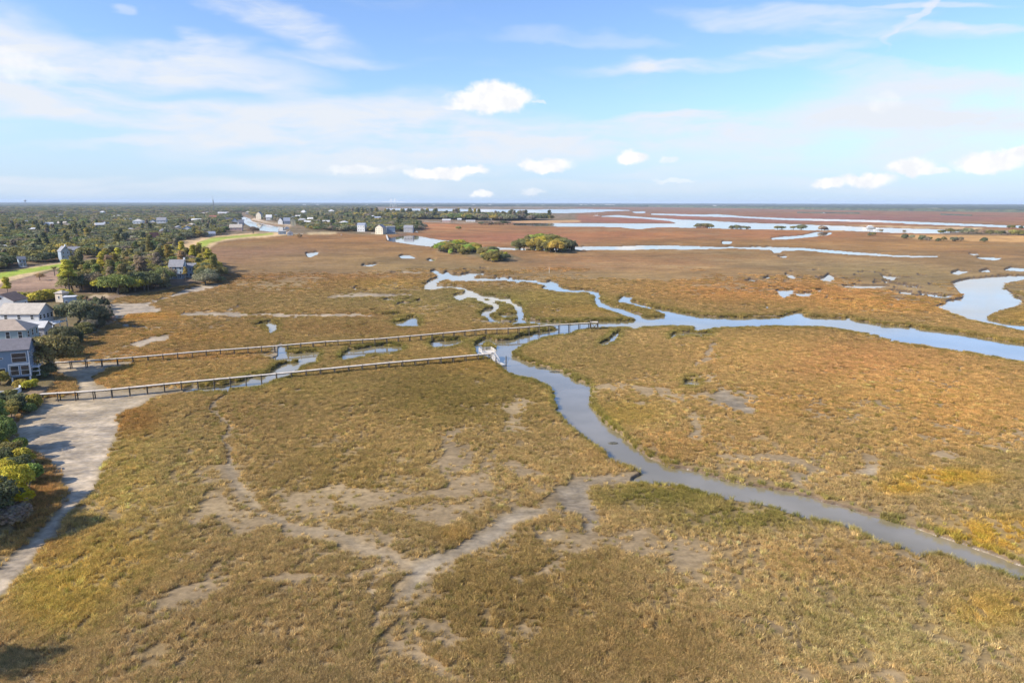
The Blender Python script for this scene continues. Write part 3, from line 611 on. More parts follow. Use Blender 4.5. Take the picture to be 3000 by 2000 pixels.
hs = (.66+.50*fbm(gx, gy, 7.0, 3, 44))*RNG.uniform(.8, 1.2, len(gx))*(1-.35*barek)
edge = sst(zlook(gx, gy, edgeg), .02, .30)*(1-sst(gd, 260, 420)); hs = hs*(1+.30*edge)
hs = hs*(1-.35*sst(gd, 330, 520))
wds = np.clip(s_*2.6, .75, 6)*RNG.uniform(.8, 1.25, len(gx))
scl = np.stack([wds, wds, hs*.72], -1)
rot = np.stack([np.zeros(len(gx)), np.zeros(len(gx)), RNG.uniform(0, 2*PI, len(gx))], -1)
rr = RNG.normal(0, 1, len(gx)); cc = gcol*(1+.07*rr[:, None])
cc = cc*(1-edge[:, None]*np.array((.14, .08, .20))); gsh = RNG.random(len(gx)); cc = np.where((gsh < .16)[:, None], cc*np.array((.84, .90, .76)), cc)
cc = np.where((gsh > .86)[:, None], cc*np.array((1.16, 1.16, 1.18)), cc)
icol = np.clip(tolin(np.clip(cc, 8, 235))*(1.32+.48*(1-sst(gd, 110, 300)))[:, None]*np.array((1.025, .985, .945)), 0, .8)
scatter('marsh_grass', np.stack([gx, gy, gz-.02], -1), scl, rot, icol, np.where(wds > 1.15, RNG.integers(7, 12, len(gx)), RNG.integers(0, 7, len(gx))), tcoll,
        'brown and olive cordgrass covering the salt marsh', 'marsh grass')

# ---------------------------------------------------------------- trees
def foliage_mat(name, instanced):
    m, t, b = mat(name)
    if instanced: ic = t.add('ShaderNodeAttribute', attribute_name='icol', attribute_type='INSTANCER').outputs['Color']
    else: ic = t.add('ShaderNodeObjectInfo').outputs['Color']
    at = t.add('ShaderNodeAttribute', attribute_name='lc').outputs['Color']
    c = t.mix(1.0, ic, at, 'MULTIPLY')
    t.l.new(c, b.inputs['Base Color']); b.inputs['Roughness'].default_value = .65; b.inputs['Specular IOR Level'].default_value = .10
    tr = t.add('ShaderNodeBsdfTranslucent', {0: c}); mx = t.add('ShaderNodeMixShader', {0: .38, 1: b.outputs[0], 2: tr.outputs[0]})
    t.l.new(mx.outputs[0], t.n['Material Output'].inputs[0]); return m
MLEAF = foliage_mat('foliage', False); MLEAFI = foliage_mat('foliage_far', True)
MBARK = simple('bark', (.11, .09, .07), .9, .35, 2.0, bump=.4)
def leaf_cloud(rg, lobes, n, size, flat=0.0, m=None):
    """leaf clumps scattered through the shells of several lobes"""
    L = np.array(lobes, float); vol = (L[:, 3]*L[:, 4]*L[:, 5])**.67; pr = vol/vol.sum()
    k = rg.choice(len(L), n, p=pr); d = rg.normal(size=(n, 3)); d /= np.linalg.norm(d, axis=1)[:, None]
    d[:, 2] = np.where(d[:, 2] < -.35, -d[:, 2], d[:, 2])
    rad = rg.uniform(.55, 1.04, n)**.6
    c = L[k, :3]+d*L[k, 3:6]*rad[:, None]
    nrm = d+rg.normal(0, .55, (n, 3)); nrm[:, 2] += flat; nrm /= np.linalg.norm(nrm, axis=1)[:, None]
    a = np.cross(nrm, rg.normal(size=(n, 3))); a /= np.linalg.norm(a, axis=1)[:, None]; b_ = np.cross(nrm, a)
    s1 = size*rg.uniform(.6, 1.35, n)[:, None]; s2 = s1*rg.uniform(.45, .9, n)[:, None]
    P4 = np.stack([c-a*s1, c+b_*s2+nrm*s1*.2, c+a*s1, c-b_*s2-nrm*s1*.15], 1).reshape(-1, 3)
    F4 = np.arange(4*n).reshape(n, 4)
    lobe_t = rg.uniform(.78, 1.22, len(L))[k]
    v = lobe_t*rg.uniform(.7, 1.3, n)
    col = np.stack([v*rg.uniform(.92, 1.1, n), v, v*rg.uniform(.75, 1.15, n), np.ones(n)], -1)
    return P4, F4, np.repeat(col, 4, 0)
def crown_me(name, args, m):
    P4, F4, col = args
    me = np_mesh(name, P4, F4, m)
    a = me.attributes.new('lc', 'FLOAT_COLOR', 'POINT'); a.data.foreach_set('color', col.astype(np.float32).ravel()); return me
def oak_lobes(rg, w_, h, n):
    L = []
    for i in range(n+10):
        if i >= n:
            an = rg.random()*2*PI; r = w_*rg.uniform(.25, .44); q = w_*rg.uniform(.07, .12); L.append((r*math.cos(an), r*math.sin(an), h*rg.uniform(.38, .8), q*1.2, q*1.2, q*.7)); continue
        an = rg.random()*2*PI; r = math.sqrt(rg.random())*w_*.36; z = h*(.42+.33*rg.random())*(1-.18*r/(w_*.36))
        q = w_*rg.uniform(.14, .24); L.append((r*math.cos(an), r*math.sin(an), z, q*1.15, q*1.15, q*.8))
    L.append((0, 0, h*.62, w_*.27, w_*.27, h*.25)); return L
def pine_lobes(rg, w_, h, n):
    L = []
    for i in range(n):
        z = h*(.5+.46*(i+.5)/n); an = i*2.4+rg.random(); r = w_*.30*(1.15-(z/h))*1.6*rg.random()
        q = w_*rg.uniform(.17, .27)*(1.35-z/h*.6); L.append((r*math.cos(an), r*math.sin(an), z, q, q, q*.5))
    return L
def shrub_lobes(rg, w_, h, n):
    L = [(0, 0, h*.45, w_*.34, w_*.34, h*.45)]
    for i in range(n):
        an = rg.random()*2*PI; r = rg.random()*w_*.32; q = w_*rg.uniform(.13, .22)
        L.append((r*math.cos(an), r*math.sin(an), h*rg.uniform(.25, .7), q, q, q*.8*h/w_*1.6))
    return L
def trunk_mb(rg, lobes, h, r0, zs=.0, limbs=6):
    b_ = MB(); top = Vector((rg.normal(0, .2), rg.normal(0, .2), h*.45))
    b_.bar((0, 0, -.4), top*.5+Vector((rg.normal(0, .15), 0, 0)), r0*2, n=7, w2=.8); b_.bar(top*.5, top, r0*1.6, n=7, w2=.75)
    ks = rg.permutation(len(lobes))[:limbs]
    for k in ks:
        l = lobes[k]; e = Vector(l[:3]); st = top*rg.uniform(.45, 1.0); md = (st+e)/2+Vector((0, 0, -.25))
        b_.bar(st, md, r0*.8, n=5, w2=.7); b_.bar(md, e, r0*.55, n=5, w2=.4)
    return b_
def palm_parts(rg, h):
    b_ = MB(); b_.bar((0, 0, -.3), (rg.normal(0, .1), rg.normal(0, .1), h), .34, n=7, w2=.85)
    Vp = []; Fp = []; col = []
    for i in range(46):
        an = rg.random()*2*PI; e0 = rg.uniform(-.9, 1.35); Lf = rg.uniform(1.1, 1.7); pts = []
        for q in range(4):
            s = q/3; el_ = e0-s*1.0; pts.append((s*Lf*math.cos(max(min(el_, 1.3), -1.2)), h+.1+s*Lf*math.sin(el_)*.8))
        side = Vector((-math.sin(an), math.cos(an), 0)); i0 = len(Vp)
        for q, (rr_, zz) in enumerate(pts):
            wq = (.08, .32, .42, .12)[q]; c_ = Vector((rr_*math.cos(an), rr_*math.sin(an), zz))
            Vp += [tuple(c_-side*wq+Vector((0, 0, -.1*q/3))), tuple(c_+side*wq)]
        for q in range(3): Fp.append((i0+2*q, i0+2*q+1, i0+2*q+3, i0+2*q+2))
        v = rg.uniform(.7, 1.25); col += [(v, v, v*.9, 1)]*8
    return b_, (np.array(Vp), np.array(Fp), np.array(col))
PROTO = {}
def make_proto(kind, rg, fine):
    """returns (crown args, trunk builder)"""
    f_ = 1.0 if fine else .16; sz = 1.0 if fine else 2.4
    if kind == 'live_oak_tree': L = oak_lobes(rg, 12, 9, 15); return leaf_cloud(rg, L, int(6500*f_), .30*sz), trunk_mb(rg, L, 8.5, .38)
    if kind == 'pine_tree': L = pine_lobes(rg, 8, 15, 15); return leaf_cloud(rg, L, int(4200*f_), .30*sz, .3), MB().bar((0, 0, -.3), (.3, 0, 14), .5, n=7, w2=.35)
    if kind == 'cedar_tree': L = [(0, 0, 7*(.15+.8*i/7), 1.9*(1.08-i/8), 1.9*(1.08-i/8), .95) for i in range(8)]+shrub_lobes(rg, 5.2, 7, 6); return leaf_cloud(rg, L, int(3600*f_), .26*sz), MB().bar((0, 0, -.3), (0, 0, 5), .4, n=7, w2=.5)
    if kind == 'bare_tree': L = oak_lobes(rg, 10, 10, 14); return leaf_cloud(rg, L, int(2600*f_), .24*sz), trunk_mb(rg, L, 9.5, .3, limbs=13)
    if kind == 'shrub': L = shrub_lobes(rg, 4, 2.6, 7); return leaf_cloud(rg, L, int(2300*f_), .17*sz), trunk_mb(rg, L, 2.0, .1, limbs=4)
    if kind == 'palm_tree': b_, cr = palm_parts(rg, 6.0); return cr, b_
KINDS = {'live_oak_tree': 5, 'pine_tree': 3, 'cedar_tree': 3, 'bare_tree': 2, 'shrub': 3, 'palm_tree': 2}
for k, n in KINDS.items():
    PROTO[k] = []
    for i in range(n):
        cr, tb = make_proto(k, np.random.default_rng(500+31*i+len(k)), True)
        PROTO[k].append((crown_me('crown', cr, MLEAF), tb.mesh('trunk', MBARK)))
HT = {'live_oak_tree': 9, 'pine_tree': 15.5, 'cedar_tree': 7.5, 'bare_tree': 10, 'shrub': 2.6, 'palm_tree': 7.2}
TONES = {'dark green': (.060, .068, .034), 'olive green': (.112, .102, .036), 'grey green': (.105, .105, .062), 'yellow green': (.205, .185, .028), 'grey brown': (.135, .110, .080),
         'russet brown': (.150, .100, .055), 'golden green': (.17, .135, .035), 'mid green': (.078, .100, .032), 'bright yellow': (.34, .27, .02), 'bright green': (.13, .17, .035)}
NICE = {'live_oak_tree': 'live oak', 'pine_tree': 'pine', 'cedar_tree': 'cedar', 'bare_tree': 'thin leafed tree', 'shrub': 'shrub', 'palm_tree': 'palmetto palm'}
CAT = {'live_oak_tree': 'tree', 'pine_tree': 'tree', 'cedar_tree': 'tree', 'bare_tree': 'tree', 'shrub': 'shrub', 'palm_tree': 'palm tree'}
TREES = []       # all individual trees: (object, kind, tone, x, y, label or None)
def tree(kind, x, y, h, tone, rg, wide=1.0, label=None, group=None):
    s_ = h/HT[kind]; ki = int(rg.integers(0, KINDS[kind])); cm, tm = PROTO[kind][ki]
    r = empty(kind, (x, y, zat(x, y)-.05), rg.random()*2*PI); r.scale = (s_*wide, s_*wide, s_)
    c_ = put('crown', cm, parent=r); tk = put('trunk', tm, parent=r)
    base = (2.25*np.array(TONES[tone])+np.array((.016, .012, .006)))*rg.uniform(.82, 1.2)*np.array((rg.uniform(.93, 1.1), 1, rg.uniform(.85, 1.15)))
    c_.color = (*base, 1)
    r['category'] = CAT[kind]; TREES.append([r, kind, tone, x, y, label, group, h]); return r
def tree_px(kind, u, v, h, tone, rg, wide=1.0, label=None, group=None):
    p = gp(u, v, .5); return tree(kind, p.x, p.y, h, tone, rg, wide, label, group)
LANDMARK = []    # (text, x, y) filled by the houses and named spots

# ---------------------------------------------------------------- houses
MATS = {}
def cmat(key, col, **kw):
    if key not in MATS: MATS[key] = simple(key, col, **kw)
    return MATS[key]
def siding(key, col):
    if key in MATS: return MATS[key]
    m, t, b = mat(key); z = t.add('ShaderNodeSeparateXYZ', {0: t.add('ShaderNodeTexCoord').outputs['Object']}).outputs[2]
    fr = t.math('FRACT', t.math('MULTIPLY', z, 5.0)); n = t.add('ShaderNodeTexNoise', {'Scale': 1.2, 'Detail': 4.0}).outputs[0]
    c = t.mix(t.mr(n, .3, .7), tuple(x*.88 for x in col), tuple(min(1, x*1.08) for x in col)); t.l.new(c, b.inputs['Base Color'])
    t.l.new(t.add('ShaderNodeBump', {'Height': fr, 'Strength': .5, 'Distance': .03}).outputs[0], b.inputs['Normal']); b.inputs['Roughness'].default_value = .6
    MATS[key] = m; return m
def shingle(key, col, metal=False):
    if key in MATS: return MATS[key]
    m, t, b = mat(key); co = t.add('ShaderNodeTexCoord').outputs['Object']
    if metal:
        xs = t.add('ShaderNodeSeparateXYZ', {0: co}).outputs[0]; h = t.math('FRACT', t.math('MULTIPLY', xs, 2.2)); h = t.mr(h, .85, 1.0); b.inputs['Roughness'].default_value = .45
    else: h = t.add('ShaderNodeTexBrick', {'Vector': t.add('ShaderNodeMapping', {'Vector': co, 'Scale': (1.2, 3, 3)}).outputs[0], 'Scale': 1.0}).outputs['Fac']; b.inputs['Roughness'].default_value = .85
    n = t.add('ShaderNodeTexNoise', {'Vector': co, 'Scale': .8, 'Detail': 6.0, 'Roughness': .7}).outputs[0]
    c = t.mix(t.mr(n, .3, .7), tuple(x*.78 for x in col), tuple(min(1, x*1.12) for x in col)); c = t.mix(h, c, tuple(x*.7 for x in col)); t.l.new(c, b.inputs['Base Color'])
    t.l.new(t.add('ShaderNodeBump', {'Height': h, 'Strength': .3, 'Distance': .04}).outputs[0], b.inputs['Normal'])
    MATS[key] = m; return m
MGLASS, t, b = mat('window_glass'); b.inputs['Base Color'].default_value = (.02, .028, .035, 1); b.inputs['Roughness'].default_value = .08; b.inputs['Specular IOR Level'].default_value = .8
MTRIM = simple('white_trim', (.76, .76, .74), .5, .08)
WALLC = {'white': (.55, .55, .54), 'pale blue': (.30, .38, .44), 'blue': (.17, .24, .33), 'teal': (.27, .35, .36), 'cream': (.58, .52, .40), 'grey': (.34, .34, .35), 'pink': (.55, .36, .30), 'tan': (.48, .40, .30), 'yellow': (.58, .50, .30), 'blue grey': (.25, .30, .36)}
ROOFC = {'brown tan': (.36, .28, .21), 'tan': (.42, .37, .31), 'grey': (.24, .24, .26), 'dark grey': (.15, .14, .155), 'brown': (.20, .13, .10), 'red': (.34, .13, .08), 'pale': (.50, .49, .48), 'blue grey': (.27, .30, .37), 'white': (.60, .60, .60)}
def roof_mb(w_, d, z, rh, kind, ov):
    b_ = MB(); W2 = w_/2+ov; D2 = d/2+ov; th = .18
    if kind == 'gable':      # ridge along x
        A_ = [(-W2, -D2, z-ov*rh/(D2)), (W2, -D2, z-ov*rh/D2), (W2, 0, z+rh), (-W2, 0, z+rh)]; B_ = [(W2, D2, z-ov*rh/D2), (-W2, D2, z-ov*rh/D2), (-W2, 0, z+rh), (W2, 0, z+rh)]
    elif kind == 'front':    # ridge along y
        A_ = [(-W2, D2, z-ov*rh/W2), (-W2, -D2, z-ov*rh/W2), (0, -D2, z+rh), (0, D2, z+rh)]; B_ = [(W2, -D2, z-ov*rh/W2), (W2, D2, z-ov*rh/W2), (0, D2, z+rh), (0, -D2, z+rh)]
    if kind in ('gable', 'front'):
        for q in (A_, B_):
            i = len(b_.v); b_.v += q+[(x, y, zz+th) for x, y, zz in q]
            b_.f += [(i+3, i+2, i+1, i), (i+4, i+5, i+6, i+7)]+[(i+j, i+(j+1) % 4, i+4+(j+1) % 4, i+4+j) for j in range(4)]
    elif kind == 'hip':
        r = max(w_-d, 0)/2 if w_ > d else 0; ry = max(d-w_, 0)/2
        i = len(b_.v); b_.v += [(-W2, -D2, z-.1), (W2, -D2, z-.1), (W2, D2, z-.1), (-W2, D2, z-.1), (-r, -ry, z+rh), (r, -ry, z+rh), (r, ry, z+rh+.001), (-r, ry, z+rh+.001)]
        b_.f += [(i, i+1, i+5, i+4), (i+1, i+2, i+6, i+5), (i+2, i+3, i+7, i+6), (i+3, i, i+4, i+7), (i+4, i+5, i+6, i+7), (i+3, i+2, i+1, i)]
    elif kind == 'flat': b_.box(-W2, -D2, z+.003, W2, D2, z+.35)
    return b_
def window_at(parent, cx, cz, w_, h, face, W2, D2, mull=True):
    f_ = MB(); q = .09; g_ = MB(); t_ = .06
    f_.box(-w_/2-q, -t_, -h/2-q, w_/2+q, -.003, -h/2); f_.box(-w_/2-q, -t_, h/2, w_/2+q, -.003, h/2+q)
    f_.box(-w_/2-q, -t_, -h/2, -w_/2, -.003, h/2); f_.box(w_/2, -t_, -h/2, w_/2+q, -.003, h/2)
    if mull: f_.box(-w_/2, -t_+.01, -.035, w_/2, -.006, .035)
    g_.box(-w_/2+.002, -.028, -h/2+.002, w_/2-.002, -.004, h/2-.002)
    o = f_.build('window', MTRIM, parent); g = g_.build('pane', MGLASS, o)
    if face == 'front': o.location = (cx, -D2, cz)
    elif face == 'back': o.location = (cx, D2, cz); o.rotation_euler = (0, 0, PI)
    elif face == 'right': o.location = (W2, cx, cz); o.rotation_euler = (0, 0, PI/2)
    elif face == 'left': o.location = (-W2, cx, cz); o.rotation_euler = (0, 0, -PI/2)
    return o
HOUSES = []
def house(x, y, w_, d, wh, rh, rot, wall, roof, kind, label, piles=0.0, win=(('front', 3, 2), ('right', 2, 2)), ww=1.0, wh2=1.35, chimney=None, porch=False, name='house', metal=False, ov=.45, sink=0, group=None, deckface=None):
    z0 = zat(x, y)-sink; r = empty(name, (x, y, z0), R(rot), label, 'house', group); W2, D2 = w_/2, d/2
    wb = MB(); zb = piles if piles else -.5
    wb.box(-W2, -D2, zb, W2, D2, wh)
    if kind == 'gable': wb.v += [(-W2, -D2, wh), (-W2, D2, wh), (-W2, 0, wh+rh), (W2, -D2, wh), (W2, D2, wh), (W2, 0, wh+rh)]; i = len(wb.v)-6; wb.f += [(i, i+1, i+2), (i+3, i+5, i+4), (i, i+2, i+5, i+3), (i+1, i+4, i+5, i+2)]
    if kind == 'front': wb.v += [(-W2, -D2, wh), (W2, -D2, wh), (0, -D2, wh+rh), (-W2, D2, wh), (W2, D2, wh), (0, D2, wh+rh)]; i = len(wb.v)-6; wb.f += [(i, i+1, i+2), (i+3, i+5, i+4), (i, i+2, i+5, i+3), (i+1, i+4, i+5, i+2)]
    wb.build('wall', siding('siding_'+wall.replace(' ', '_'), WALLC[wall]), r)
    ro = roof_mb(w_, d, wh+.02, rh, kind, ov).build('roof', shingle('roof_'+roof.replace(' ', '_')+('_metal' if metal else ''), ROOFC[roof], metal), r)
    if chimney is not None:
        cb = MB(); cx_, cy_ = chimney; cb.box(cx_-.45, cy_-.45, wh-.3, cx_+.45, cy_+.45, wh+rh+1.1); cb.box(cx_-.55, cy_-.55, wh+rh+1.1, cx_+.55, cy_+.55, wh+rh+1.3); cb.build('chimney', MTRIM, ro)
    if piles:
        for px_ in np.linspace(-W2+.3, W2-.3, max(2, int(w_/3)+1)):
            for py_ in (-D2+.3, D2-.3):
                MB().box(px_-.18, py_-.18, -1.0, px_+.18, py_+.18, piles-.003).build('pile', MTRIM, r)
    sh = (wh-max(piles, 0))
    for face, nc, nr in win:
        span = w_ if face in ('front', 'back') else d
        for i in range(nc):
            for j in range(nr):
                cx_ = -span/2+span*(i+.5)/nc; cz = piles+sh*(j+.52)/nr
                window_at(r, cx_, cz, min(ww, span/nc*.75), min(wh2, sh/nr*.68), face, W2, D2)
    if kind == 'front': window_at(r, 0, wh+rh*.38, .7, .8, 'front', W2, D2, False)
    if porch:
        pb = MB(); pz = piles if piles else .1; y1 = -D2-2.4
        pb.box(-W2, y1, pz-.2, W2, -D2-.003, pz); pb.build('porch_floor', MTRIM, r)
        nn_ = max(3, int(w_/2.6)+1)
        for px_ in np.linspace(-W2+.15, W2-.15, nn_): MB().box(px_-.1, y1+.05, (-.5 if True else pz), px_+.1, y1+.25, pz+2.75).build('column', MTRIM, r)
        rb = MB().box(-W2-.2, y1-.25, pz+2.753, W2+.2, -D2-.003, pz+2.95); rb.build('porch_roof', shingle('roof_'+roof.replace(' ', '_'), ROOFC[roof]), r)
        rl = MB(); rl.bar((-W2+.26, y1+.15, pz+1.0), (W2-.26, y1+.15, pz+1.0), .07); rl.bar((-W2+.26, y1+.15, pz+.5), (W2-.26, y1+.15, pz+.5), .04); rl.build('railing', MTRIM, r)
    LANDMARK.append((label, x, y)); HOUSES.append((x, y, w_, d, r)); return r
def house_px(u0, u1, vt, vb, wall, roof, kind, label, rot=None, **kw):
    """a house whose front spans u0..u1 and whose height spans vt..vb in the photo"""
    u = (u0+u1)/2; p = gp(u, vb, .8); k = ppm(u, vb, .8)
    yaw = math.degrees(math.atan2(-p.x, p.y)); rt = yaw+(rot or 0)
    a_ = abs(R(rot or 0)); depf = kw.pop('dep', .8)
    w_ = (u1-u0)/k/(math.cos(a_)+depf*math.sin(a_)); H_ = (vb-vt)/k; d = w_*depf
    dd = Vector((p.x, p.y, 0)).normalized()*(d/2)
    rf = kw.pop('rf', .33); tall = H_*.86
    return house(p.x+dd.x, p.y+dd.y, w_, d, tall*(1-rf), tall*rf, rt, wall, roof, kind, label, **kw)
rg = np.random.default_rng(77)
# three houses beside the docks, close on the left
def at_px(u, v, z=.8): return gp(u, v, z)
p = at_px(30, 1124)
h1 = house(p.x-1.3, p.y+4.2, 8.6, 8.4, 8.9, 2.2, 24, 'blue', 'dark grey', 'gable', 'blue two storey house with tall white framed windows nearest the front dock', piles=1.6, win=(('right', 3, 2),), chimney=None)
def facade(r, W2, D2):
    for (x0, x1, z0, z1) in ((-.2, 1.9, 2.0, 4.7), (2.1, 4.2, 2.0, 4.7), (0.4, 3.9, 5.4, 8.1), (-4.1, -1.0, 2.1, 4.3)):
        window_at(r, (x0+x1)/2, (z0+z1)/2, x1-x0-.35, z1-z0-.3, 'front', W2, D2)
    MB().box(-.45, -D2-.12, 4.85, W2+.05, -D2-.005, 5.2).build('trim_band', MTRIM, r)
    MB().box(-.5, -D2-.14, 1.62, -.28, -D2-.004, 4.84).build('corner_board', MTRIM, r); MB().box(W2-.12, -D2-.14, 1.62, W2+.08, -D2-.004, 8.5).build('corner_board', MTRIM, r)
    MB().box(-4.2, -D2-.08, 6.6, -1.3, -D2-.003, 7.1).build('window', MTRIM, r)
    q = r.children[-1]; MB().box(-4.1, -D2-.10, 6.68, -1.4, -D2-.083, 7.02).build('pane', MGLASS, q)
facade(h1, 4.3, 4.2)
fb = MB()
for z_ in (1.3, 2.4, 3.5): fb.box(4.32, -2.8, z_, 6.0, 2.0, z_+.12)
fb.box(5.9, -2.8, 1.3, 6.0, -2.7, 4.4); fb.box(5.9, 1.9, 1.3, 6.0, 2.0, 4.4); fb.build('side_deck', MTRIM, h1)
p = at_px(40, 1047)
h2 = house(p.x-5.8, p.y+7, 13.5, 9, 7.8, 2.8, 14, 'teal', 'brown tan', 'hip', 'teal house with a tan standing seam hip roof behind the blue house', piles=1.2, win=(('front', 4, 2), ('right', 3, 2)), ww=1.1, wh2=2.0, metal=True, porch=False)
p = at_px(66, 975)
h3 = house(p.x-.5, p.y+4, 14.2, 8.2, 7.2, 3.0, 1, 'white', 'tan', 'gable', 'white house with a long pale tan gable roof and glazed gable end', piles=1.0, win=(('front', 3, 2), ('right', 4, 2)), ww=1.1, wh2=1.5, ov=.6)
dk = MB(); dk.box(7.12, -5.2, 3.1, 12.5, 3.6, 3.3)
for (x_, y_) in ((7.3, -5.0), (12.3, -5.0), (12.3, 3.4), (9.8, -5.0), (12.3, -.8)): dk.box(x_-.12, y_-.12, -.6, x_+.12, y_+.12, 4.3)
dk.bar((7.3, -5.0, 4.25), (12.3, -5.0, 4.25), .1); dk.bar((12.3, -5.0, 4.25), (12.3, 3.4, 4.25), .1); dk.bar((7.3, -5.0, 3.8), (12.3, -5.0, 3.8), .05); dk.bar((12.3, -5.0, 3.8), (12.3, 3.4, 3.8), .05)
dk.build('raised_deck', MTRIM, h3)
p = at_px(110, 1000)
house(p.x, p.y+1, 6.4, 5.2, 5.0, 1.6, 8, 'grey', 'pale', 'gable', 'low pale grey wing roof between the teal and white houses', win=(('front', 2, 1), ('right', 2, 1)))
p = at_px(6, 955)
house(p.x-5, p.y+12, 9, 9, 8.4, 2.6, 5, 'white', 'brown', 'front', 'white gabled house at the left edge behind the long tan roof', win=(('front', 2, 2), ('right', 3, 2)))
p = at_px(196, 903)
house(p.x, p.y+3, 4.2, 4.0, 4.6, 1.0, 20, 'pale blue', 'white', 'flat', 'small pale flat roofed house half hidden by trees', win=(('front', 2, 1), ('right', 2, 1)))
p = at_px(152, 892)
house(p.x, p.y+8, 4.0, 4.0, 4.4, 1.2, -10, 'tan', 'tan', 'hip', 'little tan roofed house among yellow bushes', win=(('front', 1, 1), ('right', 1, 1)))
